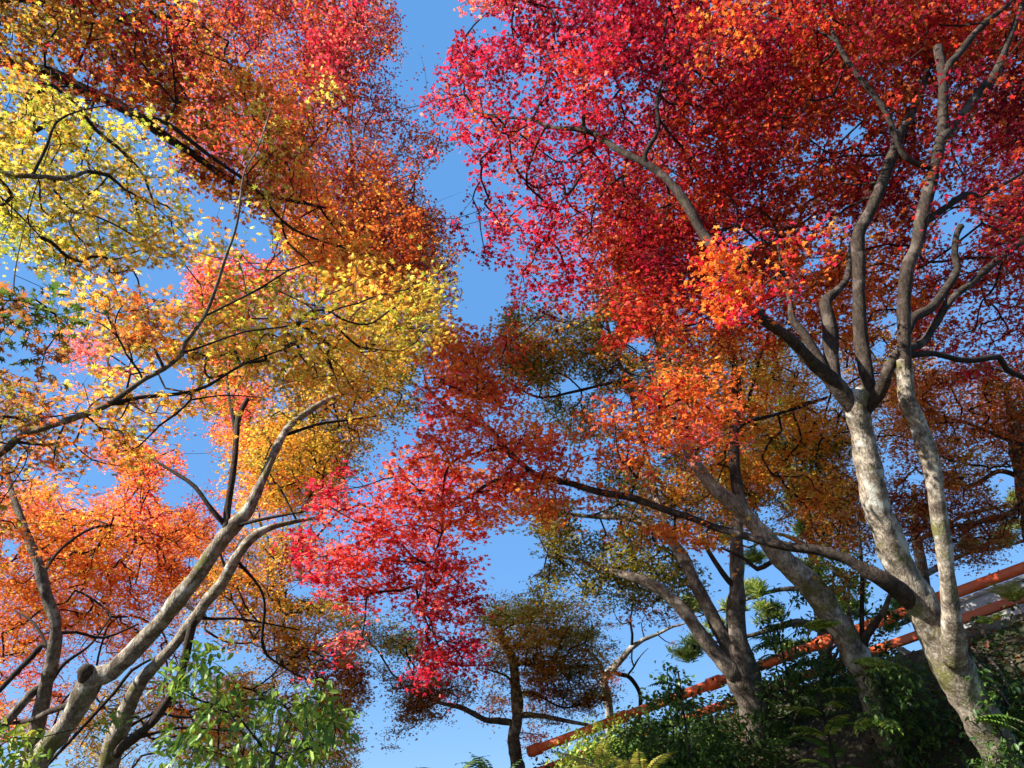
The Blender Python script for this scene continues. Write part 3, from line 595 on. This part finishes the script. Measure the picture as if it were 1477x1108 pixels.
make_tree('maple_tree', 'twin stemmed maple behind the thick leaning trunk, yellow olive leaves', [
    [(152,1125,7.8,15),(156,1108,7.8,14),(168,1065,7.8,14),(183,1024,7.8,11.5),(203,983,7.8,9.5),(230,953,7.8,8.5),(257,923,7.8,8),(281,892,7.8,9.5),(298,868,7.8,8.5),(322,838,7.8,8),(339,807,7.8,7.5),(359,780,7.9,7),(386,763,8,5.5),(423,753,8.2,3),(470,745,8.5,1.5)],
    [(163,1090,7.8,10),(180,1075,7.7,8.5),(217,1044,7.6,7.5),(250,997,7.6,7),(264,960,7.65,7),(272,925,7.7,7),(279,895,7.75,7)],
    [(283,890,7.8,3),(310,893,7.9,2.6),(339,892,8,2.2),(383,899,8.2,1.7),(433,909,8.5,1)],
    [(340,806,7.8,3),(380,860,8,2),(379,933,8.3,2.5),(406,960,8.4,1.6),(450,985,8.6,1)],
    [(60,1112,7.4,3.2),(95,1075,7.4,3),(129,1038,7.4,3),(169,994,7.4,3),(190,967,7.4,2.8),(220,950,7.5,2)],
    [(330,826,7.8,2.5),(318,800,7.8,2),(325,770,7.9,1.8),(336,750,8,1.2)],
    [(170,1060,7.8,3),(220,1030,8,2.4),(270,1035,8.2,2),(330,1020,8.5,1.4)],
    [(166,1075,7.8,3),(215,1060,7.9,2.6),(260,1050,8.2,2),(340,1055,8.6,1.4)],
    [(288,885,7.8,3),(262,870,7.9,3),(238,862,8,2)],
  ], [
    ([(360,590),(450,590),(485,640),(465,720),(490,780),(420,800),(400,740),(340,680)],8.4,11,3.2,dict(gold=3,olive=2,yellow=3,orange=1)),
    ([(340,780),(440,760),(480,880),(530,930),(505,960),(420,960),(330,900),(250,870),(300,820)],8.4,11,2.8,dict(gold=4,olive=2,orange=3,yellow=3)),
    ([(400,850),(500,870),(520,925),(440,930)],8.5,9.5,2,dict(yellow=3,gold=2,olive=2)),
    ([(380,930),(440,920),(530,960),(530,1030),(480,1010),(410,980)],9.5,11,2.8,dict(rust=4,bronze=3,wine=1)),
    ([(300,960),(510,990),(525,1130),(370,1130),(300,1050)],10,12.5,3,dict(olive=4,gold=4,bronze=1)),
    ([(100,1020),(300,980),(380,1130),(100,1130)],9,12,1.4,dict(gold=3,olive=2,yellow=2)),
  ], 25, leaf=.044, bark_m=M_bark, k=20, sr=.25, group='maples on the left')

# ------------------------------------------------------------------ bare tree and pines beyond the railing
make_tree('bare_tree', 'small bare pale barked tree standing behind the lower end of the red railing', [
    [(880,1060,13,6),(879,1028,13,6.5),(874,1000,13,7),(872,980,13,6.5),(886,962,13,5.5),(899,948,13,4.6),(911,934,13,4),(930,922,13.1,3),(948,915,13.2,2.4),(968,905,13.3,1.6),(990,898,13.4,1),(1010,880,13.5,.6)],
    [(911,934,13,2.5),(912,915,13,2.2),(909,895,13,1.8),(913,870,13.1,1.2),(905,850,13.2,.7)],
    [(909,897,13,1.2),(898,900,12.9,1.1),(890,892,12.9,.8),(884,880,12.9,.5)],
    [(884,968,13,3.5),(893,973,13,3.6),(905,975,13,3.4),(915,985,13,3.4),(922,998,13,3.2),(924,1012,13,3.2),(922,1040,13,3)],
    [(905,974,13,1.8),(913,964,13,1.6),(918,955,13,1.4),(925,945,13.1,.9),(935,935,13.1,.5)],
    [(912,934,13,1.6),(911,950,12.9,1.5),(914,960,12.9,1.3)],
    [(873,978,13,3),(864,955,12.9,2.6),(852,942,12.9,2.2),(838,935,12.8,1.5),(826,930,12.8,.9)],
    [(855,944,12.9,1.5),(853,925,12.9,1.1),(856,905,13,.7),(850,890,13,.4)],
    [(948,915,13.2,1),(960,925,13.3,.9),(975,930,13.4,.5)],
    [(930,922,13.1,1.2),(925,900,13.2,.9),(932,885,13.3,.6)],
    [(968,905,13.3,.8),(962,890,13.3,.6),(970,872,13.4,.4)],
  ], [
    ([(845,960),(880,945),(890,985),(850,1000)],12.6,13.2,.5,dict(rust=3,orange=1)),
    ([(850,880),(1000,850),(1010,940),(900,940)],12.8,13.6,.05,dict(bronze=2,rust=1)),
  ], 31, leaf=.04, bark_m=M_pale, group=None, cat='bare tree')

def make_pine(label, limbs, clumps, seed):
    rng = np.random.default_rng(seed); root = None; nodes = []
    for li, lb in enumerate(limbs):
        pts = [P(*q[:3]) for q in lb]; rr = [q[3] * q[2] / FPX for q in lb]
        if li == 0:
            g = float(ground_h(pts[0][0], pts[0][1])); pts = [np.array([pts[0][0], pts[0][1], min(g - .1, pts[0][2] - .1)])] + pts; rr = [rr[0] * 1.1] + rr
            root = empty('pine_tree', pts[0], label, 'pine tree', 'pines behind the railing')
        p, r = smooth_path(pts, rr, .12); m = MB(); m.add(*tube(p, r * .8, 10, .2, seed)); m.build('trunk' if li == 0 else 'branch', M_barkd, root); nodes.append(p[::2])
    pos = []; dr = []
    cs = []
    for (cx, cy_, d, rp, n) in clumps:
        c = P(cx, cy_, d); R = rp * d / FPX
        for k in range(n):
            e = rng.normal(size=3); e /= np.linalg.norm(e); q = c + e * R * rng.uniform(.2, 1) * np.array([1, 1, .6]); cs.append(q)
            m_ = 46; dd = rng.normal(size=(m_, 3)); dd[:, 2] = np.abs(dd[:, 2]) * .8 + .2; dd /= np.linalg.norm(dd, axis=1)[:, None]
            pos.append(np.repeat(q[None], m_, 0) + dd * .01 + rng.normal(size=(m_, 3)) * .025); dr.append(dd)
    pos = np.vstack(pos); dr = np.vstack(dr); n = len(pos)
    col = np.array([sl2(c) for c in ((150, 168, 78), (112, 142, 62), (176, 180, 96))])[rng.integers(0, 3, n)] * rng.uniform(.7, 1.15, n)[:, None]
    t = grow_twigs(np.vstack(nodes), None, np.array(cs), seed, .004).build('twigs', M_twig, root); t['kind'] = 'stuff'
    build_lances('crown', pos, rng.uniform(.12, .19, n), col, M_needle, root, dr, rng.normal(size=(n, 3)), .055, .02)
make_pine('pale green needled pine behind the three-way forked maple', [
    [(1195,1010,13,12),(1190,930,13,12),(1180,860,13,11),(1172,800,13.2,9),(1160,740,13.5,7),(1155,690,13.8,4)],
    [(1185,905,13,8),(1150,898,12.8,7),(1120,905,12.7,5.5),(1090,915,12.6,4),(1040,925,12.5,3),(1000,930,12.5,1.5)],
    [(1180,850,13,6),(1130,850,13,4),(1090,860,13,3),(1040,880,13,2),(1005,890,13,1)],
    [(1170,790,13.2,5),(1120,770,13.4,3),(1080,790,13.4,2),(1050,770,13.4,1)],
    [(1172,800,13.2,4),(1200,760,13.4,3),(1190,720,13.6,2)],
  ], [(1000,875,13,20,14),(990,945,12.6,24,16),(1010,925,12.6,22,10),(1085,850,13,26,18),(1110,885,12.9,26,20),(1050,775,13.4,26,16),(1090,810,13.4,26,16),(1150,715,13.7,30,22),(1170,760,13.4,30,22),
      (1195,730,13.6,24,14),(1140,935,12.8,26,14),(1165,820,13.1,30,18),(1035,905,12.7,18,8),(1120,500,14.5,32,18),(1100,545,14.3,28,14),(1140,590,14,30,14),(1120,650,14,30,14),(1060,880,12.9,16,8)], 41)
make_pine('green needled pine standing behind the mossy forked trunk', [
    [(1345,990,12.5,12),(1340,900,12.5,12),(1330,820,12.6,10),(1320,760,12.8,7),(1318,700,13,4)],
    [(1338,880,12.5,6),(1300,900,12.3,4),(1275,905,12.2,3)],
    [(1332,830,12.6,6),(1390,800,12.8,4),(1440,790,13,3),(1480,780,13,2)],
    [(1325,780,12.7,4),(1400,740,13,3),(1470,730,13,2)],
  ], [(1275,900,12.2,26,20),(1300,880,12.3,24,16),(1395,790,12.8,22,14),(1450,780,13,24,18),(1480,760,13,26,16),(1470,720,13,20,12),(1225,880,12.3,26,14),(1330,740,12.8,24,12)], 42)

# ------------------------------------------------------------------ vermilion railing, white wall, rock bank
m, t, b = newmat('vermilion_paint')
c = ramp(t, nz(t, 5, 6, .65), [(.3, (.78, .09, .02)), (.5, (.92, .165, .04)), (.75, (.93, .23, .075))])
t.links.new(c, b.inputs['Base Color']); b.inputs['Roughness'].default_value = .55; bump(t, b, nz(t, 40, 4), .3, .004); M_red = m
m, t, b = newmat('white_plaster')
c = ramp(t, nz(t, 4, 6, .7), [(.3, (.55, .52, .46)), (.6, (.80, .78, .73))])
t.links.new(c, b.inputs['Base Color']); b.inputs['Roughness'].default_value = .9; M_white = m
m, t, b = newmat('weathered_rock')
c = ramp(t, nz(t, 4, 9, .72), [(.3, (.09, .08, .06)), (.45, (.27, .24, .18)), (.6, (.42, .38, .29))])
c = mix(t, ramp(t, nz(t, 2.2, 7, .8), [(.52, (0,) * 3), (.6, (.8,) * 3)]), c, (.13, .14, .035))
t.links.new(c, b.inputs['Base Color']); b.inputs['Roughness'].default_value = .95; bump(t, b, nz(t, 14, 9, .75), 1, .06); M_rock = m

RA = P(768, 1083, 11.0); RB = P(1560, 788, 8.2)
def box_along(mb, a, b, wd, ht, chamf=.15):
    T = b - a; T = T / np.linalg.norm(T); S = np.cross(T, [0, 0, 1]); S /= np.linalg.norm(S); U = np.cross(S, T)
    k = chamf; prof = [(-1 + k, -1), (1 - k, -1), (1, -1 + k), (1, 1 - k), (1 - k, 1), (-1 + k, 1), (-1, 1 - k), (-1, -1 + k)]
    v = [p + S * x * wd / 2 + U * y * ht / 2 for p in (a, b) for x, y in prof] + [a, b]
    q = [(i, (i + 1) % 8, 8 + (i + 1) % 8, 8 + i) for i in range(8)]
    tr = [(16, (i + 1) % 8, i) for i in range(8)] + [(17, 8 + i, 8 + (i + 1) % 8) for i in range(8)]
    mb.add(np.array(v), q, tr)
rail = empty('railing', RA, 'vermilion painted railing climbing the bank to the right', 'railing')
D = RB - RA
def cyl(mb, a, b, r, n=20):
    p = np.array([a + (b - a) * k for k in (0, .5, 1)]); v, f, cp = tube(p, np.full(3, r), n); mb.add(v, f, cp)
    v2, f2, c2 = tube(p[::-1], np.full(3, r), n); mb.add(v2[[*range(2 * n, 3 * n), 3 * n]], None, np.stack([np.arange(n), (np.arange(n) + 1) % n, np.full(n, n)], -1))
mb = MB(); cyl(mb, RA, RB, .063); mb.build('top_rail', M_red, rail)
dn = np.array([0, 0, -.30]); mb = MB(); box_along(mb, RA + dn + D * .01, RB + dn, .09, .095); mb.build('bottom_rail', M_red, rail)
for k, tt in enumerate((.006, .205, .40, .60, .80, .985)):
    mb = MB(); p = RA + D * tt; g = float(ground_h(p[0], p[1])) - .2
    box_along(mb, np.array([p[0], p[1], g]), p + np.array([0, 0, -.06]), .12, .12)
    mb.build('post', M_red, rail)
    mb = MB(); dT = D / np.linalg.norm(D); box_along(mb, p - dT * .10, p + dT * .10, .15, .15, .42); mb.build('rail_collar', M_red, rail)
mb = MB(); o_ = np.array([.30, .42, 0]) * 1.3; n = 24; vs = []
for k in range(n + 1):
    p = RA + D * (.80 + .24 * k / n) + o_; g = float(ground_h(p[0], p[1])) - .3
    for off in (0, .25):
        q = p + np.array([.555, .832, 0]) * off; vs += [[q[0], q[1], g], [q[0], q[1], p[2] + .06]]
vs = np.array(vs); q = []
for k in range(n):
    a = k * 4; q += [(a, a + 4, a + 5, a + 1), (a + 1, a + 5, a + 7, a + 3), (a + 3, a + 7, a + 6, a + 2)]
q += [(0, 1, 3, 2), (n * 4, n * 4 + 2, n * 4 + 3, n * 4 + 1)]
wl = empty('plaster_wall', vs[0], 'white plastered wall showing between the red rails at the right edge', 'wall')
mb.add(vs, q); mb.build('wall_face', M_white, wl, smooth=False)
mb = MB(); box_along(mb, RA + D * .79 + o_ + np.array([.069, .104, .075]), RA + D * 1.045 + o_ + np.array([.069, .104, .075]), .34, .05, .1); mb.build('coping', M_white, wl)

def rock_bank():
    S_, H_ = np.meshgrid(np.linspace(4.3, 10.5, 190), np.linspace(0, 1, 80), indexing='ij')
    A = np.array([1.2, 11.7]); dv = np.array([.832, -.555]); nv = np.array([-.555, -.832])
    q = .12 + .03 * S_ + 1.15 * H_; top = 2.78 + .211 * np.clip(S_, -2, 9); z = top - 2.0 * H_ ** 1.2
    xy = A + S_[..., None] * dv + q[..., None] * nv; p = np.concatenate([xy, z[..., None]], -1).reshape(-1, 3)
    nn = np.array([-.42, -.62, .65])
    # blocky stones: nearest-seed cells pushed out by different amounts
    rng = np.random.default_rng(5); sd = np.stack([rng.uniform(2.4, 10.7, 150), rng.uniform(-.1, 1.1, 150) * 2.6], -1); amp = rng.uniform(-.10, .14, 150)
    uv = np.stack([S_, H_ * 2.6], -1).reshape(-1, 2); uv = uv + np.stack([noise(p, 3, 1), noise(p, 3, 2)], -1) * .25
    dd = np.linalg.norm(uv[:, None] - sd[None], axis=2); o = np.sort(dd, 1); e = np.clip((o[:, 1] - o[:, 0]) / .12, 0, 1)
    d = amp[dd.argmin(1)] * e + (e - 1) * .10 + (noise(p, 6, 4) - .5) * .10 + (noise(p, 16, 5) - .5) * .05
    p = p + nn * d[:, None]
    i, j = np.meshgrid(np.arange(189), np.arange(79), indexing='ij'); a = i * 80 + j
    o = mesh_np('rock_bank', p, [np.stack([a, a + 1, a + 81, a + 80], -1).reshape(-1, 4)], M_rock, smooth=True)
    o['label'] = 'sunlit mossy rock face below the red railing at the right edge'; o['category'] = 'rock face'
rock_bank()

# ------------------------------------------------------------------ evergreen shrubs, ferns
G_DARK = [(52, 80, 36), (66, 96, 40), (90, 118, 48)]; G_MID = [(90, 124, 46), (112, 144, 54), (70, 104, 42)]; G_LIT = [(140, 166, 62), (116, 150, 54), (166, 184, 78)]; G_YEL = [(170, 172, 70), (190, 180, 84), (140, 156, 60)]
def shrub(label, regions, seed, basepx, leaf=.06, tint=G_DARK, kk=9, wd=.3, group='evergreen shrubs', mat=None, name='evergreen_shrub', cat='shrub', droop=.25):
    rng = np.random.default_rng(seed); bp = P(*basepx); g = float(ground_h(bp[0], bp[1])); base = np.array([bp[0], bp[1], g - .05])
    root = empty(name, base, label, cat, group); S = []
    for poly, d0, d1, layers in regions:
        pa = np.array(poly, float); x_, y_ = pa[:, 0], pa[:, 1]; area = .5 * abs(np.dot(x_, np.roll(y_, -1)) - np.dot(y_, np.roll(x_, -1)))
        sp = leaf * FPX / ((d0 + d1) / 2); ns = max(4, int(area * layers * 1.5 / (wd * .9 * sp * sp) / kk)); got = []; c = 0
        while c < ns:
            m_ = ns * 4 + 40; x = rng.uniform(x_.min(), x_.max(), m_); y = rng.uniform(y_.min(), y_.max(), m_); p = P(x, y, rng.uniform(d0, d1, m_))
            ok = in_poly(x + rng.normal(size=m_) * 7, y + rng.normal(size=m_) * 7, poly) & (noise(p, 2.2, seed) + rng.uniform(-.15, .15, m_) > .42); p = p[ok]; got.append(p); c += len(p)
        S.append(np.vstack(got)[:ns])
    S = np.vstack(S); S = S[S[:, 2] > ground_h(S[:, 0], S[:, 1]) + .05]
    cen = S.mean(0); ks = min(4, len(S)); roots = []
    m = MB()
    for k in range(5):
        tgt = S[rng.integers(len(S))] * .55 + cen * .45 - np.array([0, 0, .1]); b0 = base + rng.normal(size=3) * [.12, .12, 0]
        pts = [b0 + (tgt - b0) * q + rng.normal(size=3) * .03 * (0 < q < 1) for q in (0, .2, .4, .6, .8, 1)]; p, r = smooth_path(pts, [.022, .02, .017, .014, .011, .007], .1)
        m.add(*tube(p, r, 7, .15, k)); roots.append(p[len(p) // 4::2])
    m.build('stem', M_barkd, root)
    tw = grow_twigs(np.vstack(roots), None, S, seed, .0016, .012).build('twigs', M_twig, root); tw['kind'] = 'stuff'
    ns = len(S); idx = np.repeat(np.arange(ns), kk); N = len(idx); out = S - cen; out[:, 2] = np.abs(out[:, 2]) * .5; out /= np.maximum(np.linalg.norm(out, axis=1), .01)[:, None]
    dr = out[idx] * .5 + rng.normal(size=(N, 3)) * .7 - np.array([0, 0, droop]); dr /= np.linalg.norm(dr, axis=1)[:, None]
    lp = S[idx] + out[idx] * rng.uniform(-.1, .1, (N, 1)) + rng.normal(size=(N, 3)) * .03
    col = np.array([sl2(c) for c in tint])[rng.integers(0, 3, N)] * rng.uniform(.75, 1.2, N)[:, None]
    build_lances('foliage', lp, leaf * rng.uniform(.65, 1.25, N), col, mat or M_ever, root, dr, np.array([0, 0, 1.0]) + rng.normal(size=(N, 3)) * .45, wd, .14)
    print('shrub', ns, N)
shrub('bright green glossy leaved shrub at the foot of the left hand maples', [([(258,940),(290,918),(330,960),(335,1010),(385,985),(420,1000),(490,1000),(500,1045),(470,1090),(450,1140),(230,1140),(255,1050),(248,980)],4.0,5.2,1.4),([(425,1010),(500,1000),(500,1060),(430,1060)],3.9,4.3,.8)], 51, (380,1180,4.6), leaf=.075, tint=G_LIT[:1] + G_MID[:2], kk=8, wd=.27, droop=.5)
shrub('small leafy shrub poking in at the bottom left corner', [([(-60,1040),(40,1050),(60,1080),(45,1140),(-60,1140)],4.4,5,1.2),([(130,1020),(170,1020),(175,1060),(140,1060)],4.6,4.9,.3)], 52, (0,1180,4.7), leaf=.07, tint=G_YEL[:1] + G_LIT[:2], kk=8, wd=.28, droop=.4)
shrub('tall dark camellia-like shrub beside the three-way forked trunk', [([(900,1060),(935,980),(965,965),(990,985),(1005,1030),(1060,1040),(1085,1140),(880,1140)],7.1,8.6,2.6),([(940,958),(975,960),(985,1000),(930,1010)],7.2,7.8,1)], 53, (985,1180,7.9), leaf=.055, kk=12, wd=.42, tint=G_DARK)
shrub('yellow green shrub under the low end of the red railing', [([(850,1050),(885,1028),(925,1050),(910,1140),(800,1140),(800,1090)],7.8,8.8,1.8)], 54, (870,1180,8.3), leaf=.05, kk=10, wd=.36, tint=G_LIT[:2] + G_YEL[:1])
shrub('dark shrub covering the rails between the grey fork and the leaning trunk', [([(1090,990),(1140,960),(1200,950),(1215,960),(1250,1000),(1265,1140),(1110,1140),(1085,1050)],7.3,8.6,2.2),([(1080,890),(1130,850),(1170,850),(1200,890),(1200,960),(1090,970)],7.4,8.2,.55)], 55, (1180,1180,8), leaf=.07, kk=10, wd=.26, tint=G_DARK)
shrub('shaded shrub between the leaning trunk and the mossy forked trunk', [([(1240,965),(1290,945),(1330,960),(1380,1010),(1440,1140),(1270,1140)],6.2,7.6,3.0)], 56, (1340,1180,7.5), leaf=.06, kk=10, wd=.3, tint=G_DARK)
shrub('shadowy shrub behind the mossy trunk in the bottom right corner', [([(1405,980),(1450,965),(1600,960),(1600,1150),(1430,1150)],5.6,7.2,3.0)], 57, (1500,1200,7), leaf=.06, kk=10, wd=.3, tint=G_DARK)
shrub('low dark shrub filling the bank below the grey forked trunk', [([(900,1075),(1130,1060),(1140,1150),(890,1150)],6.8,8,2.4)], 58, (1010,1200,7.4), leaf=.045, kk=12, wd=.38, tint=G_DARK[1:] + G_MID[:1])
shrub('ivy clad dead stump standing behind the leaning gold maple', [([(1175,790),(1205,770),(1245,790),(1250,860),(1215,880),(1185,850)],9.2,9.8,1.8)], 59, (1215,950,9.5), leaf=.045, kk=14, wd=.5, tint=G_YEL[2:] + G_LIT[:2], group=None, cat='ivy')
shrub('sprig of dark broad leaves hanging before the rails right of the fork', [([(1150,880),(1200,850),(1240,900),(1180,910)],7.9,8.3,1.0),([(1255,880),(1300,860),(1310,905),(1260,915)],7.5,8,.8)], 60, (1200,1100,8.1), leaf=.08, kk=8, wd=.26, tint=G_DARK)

def frond_arrays(base, d0, L, pairs, ls, rng, droop=.5):
    d0 = np.array(d0, float); d0 /= np.linalg.norm(d0); n = 14; pts = [np.array(base, float)]; d = d0.copy()
    for k in range(n): d = d + np.array([0, 0, -droop / n]); d /= np.linalg.norm(d); pts.append(pts[-1] + d * L / n)
    pts = np.array(pts); T = np.gradient(pts, axis=0); T /= np.linalg.norm(T, axis=1)[:, None]
    S = np.cross(T, [0, 0, 1]); S /= np.maximum(np.linalg.norm(S, axis=1), .01)[:, None]; pos = []; dr = []; sz = []; nn = []
    for k in range(pairs):
        f = (k + 1.5) / (pairs + 1.5) * n; i = int(min(f, n - 1)); t = f - i; c = pts[i] * (1 - t) + pts[min(i + 1, n)] * t
        e = math.sin(math.pi * min(.97, .22 + .78 * (k / pairs))) ** .6
        for s in (-1, 1):
            pos.append(c); dr.append(S[i] * s + T[i] * .45 - np.array([0, 0, .15])); sz.append(ls * e * rng.uniform(.85, 1.1)); nn.append(np.cross(S[i], T[i]) + rng.normal(size=3) * .12)
    pos.append(pts[-1]); dr.append(T[-1]); sz.append(ls * .6); nn.append(np.array([0, 0, 1.]))
    return pts, np.array(pos), np.array(dr), np.array(sz), np.array(nn)
def fern(label, px, n, L, pairs, ls, tint, seed, up=.8, wd=.22, name='fern', group='ferns and pinnate plants', droop=1.1, lift=0.0, face=None):
    rng = np.random.default_rng(seed); base = P(*px); root = empty(name, base, label, 'fern' if name == 'fern' else 'shrub', group)
    mb = MB(); A = [[], [], [], []]
    g = float(ground_h(base[0], base[1])); n = int(n * 1.6) if lift else n; lift = max(lift, .75 * (base[2] - g)) if lift else 0
    if base[2] > g + .15 and face is None:
        p, r = smooth_path([np.array([base[0], base[1], g - .05]), base * .5 + np.array([base[0] + .04, base[1], g]) * .5, base], [.014, .012, .009], .1); mb.add(*tube(p, r, 6, .1))
    for k in range(n):
        a = 2 * math.pi * (k + rng.uniform(-.3, .3)) / n if face is None else face + rng.uniform(-.7, .7)
        zoff = rng.uniform(0, lift); b = base - np.array([0, 0, zoff])
        pts, p, d, s, q = frond_arrays(b, (math.cos(a), math.sin(a), up * rng.uniform(.6, 1.4)), L * rng.uniform(.7, 1.15), pairs, ls, rng, droop)
        mb.add(*tube(pts, np.linspace(.004, .0012, len(pts)), 4)); 
        for l_, v_ in zip(A, (p, d, s, q)): l_.append(v_)
    mb.build('stem', M_twig if name != 'fern' else M_barkd, root)
    p, d, s, q = [np.concatenate(v) for v in A]; N = len(p)
    col = np.array([sl2(c) for c in tint])[rng.integers(0, len(tint), N)] * rng.uniform(.8, 1.15, N)[:, None]
    build_lances('foliage', p, s, col, M_ever, root, d, q, wd, .1)
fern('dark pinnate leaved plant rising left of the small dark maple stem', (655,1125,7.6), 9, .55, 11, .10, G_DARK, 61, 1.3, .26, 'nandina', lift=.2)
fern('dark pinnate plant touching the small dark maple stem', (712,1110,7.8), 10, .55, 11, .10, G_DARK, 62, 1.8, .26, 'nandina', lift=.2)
fern('bright yellow green fern at the bottom below the railing end', (865,1130,6.6), 8, .55, 18, .09, G_YEL, 63, 1.3, .2)
fern('lime green fern at the bottom under the yellow green shrub', (925,1135,6.4), 8, .5, 18, .09, G_YEL, 64, 1.4, .2)
fern('pale fern growing on the leaning gold maple trunk', (1232,958,6.72), 6, .5, 16, .11, G_YEL[1:] + G_LIT, 65, .35, .2, face=-.9)
fern('green fern hanging on the leaning trunk just above the frame bottom', (1262,1040,6.55), 7, .35, 9, .1, G_LIT, 66, .3, .26, face=-2.0)
fern('fern on the leaning trunk where the rails pass behind it', (1203,905,6.85), 6, .42, 14, .09, G_LIT, 67, .4, .22, face=-2.6)
fern('shaded fern clinging to the foot of the mossy forked trunk', (1400,1040,5.8), 6, .4, 13, .08, G_MID, 68, .4, .22, face=-.6)
fern('bright tuft of narrow leaves on the rock face', (1465,870,7.9), 14, .32, 12, .08, G_YEL, 69, 1.5, .16)
fern('small light green tuft low on the rock face', (1430,900,7.8), 10, .25, 12, .06, G_LIT, 70, 1.2, .18)
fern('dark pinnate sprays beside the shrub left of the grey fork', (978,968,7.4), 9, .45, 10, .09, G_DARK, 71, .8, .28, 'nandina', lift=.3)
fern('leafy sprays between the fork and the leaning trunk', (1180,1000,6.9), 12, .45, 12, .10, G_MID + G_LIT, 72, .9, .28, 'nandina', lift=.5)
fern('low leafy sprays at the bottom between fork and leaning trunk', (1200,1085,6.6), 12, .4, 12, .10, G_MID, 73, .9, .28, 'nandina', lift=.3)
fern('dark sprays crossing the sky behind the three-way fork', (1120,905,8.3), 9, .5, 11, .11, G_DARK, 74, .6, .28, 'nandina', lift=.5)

def undergrowth():
    rng = np.random.default_rng(80); n = 120000; s = rng.uniform(-6, 11, n); q = rng.uniform(-.6, 5.5, n)
    x = 1.2 + s * .832 - q * .555; y = 11.7 - s * .555 - q * .832; p0 = np.stack([x, y, ground_h(x, y)], -1)
    k = (noise(p0, 1.2, 8) > .4) & (ground_h(x, y) > .4) & ~((s > 4.3) & (q < 1.1)); p0 = p0[k]; n = len(p0); p0[:, 2] += np.abs(rng.normal(size=n)) * .16
    d = rng.normal(size=(n, 3)); d[:, 2] = np.abs(d[:, 2]) * .5; tint = np.array([sl2(c) for c in G_DARK + [(70, 70, 34), (120, 70, 34)]])
    o = build_lances('undergrowth', p0, rng.uniform(.03, .08, n), tint[rng.integers(0, 5, n)] * rng.uniform(.6, 1.1, n)[:, None], M_ever, None, d, np.array([0, 0, 1.]) + rng.normal(size=(n, 3)) * .5, .34, .1)
    o['kind'] = 'stuff'
undergrowth()
print('LEAVES', sum(TREES))
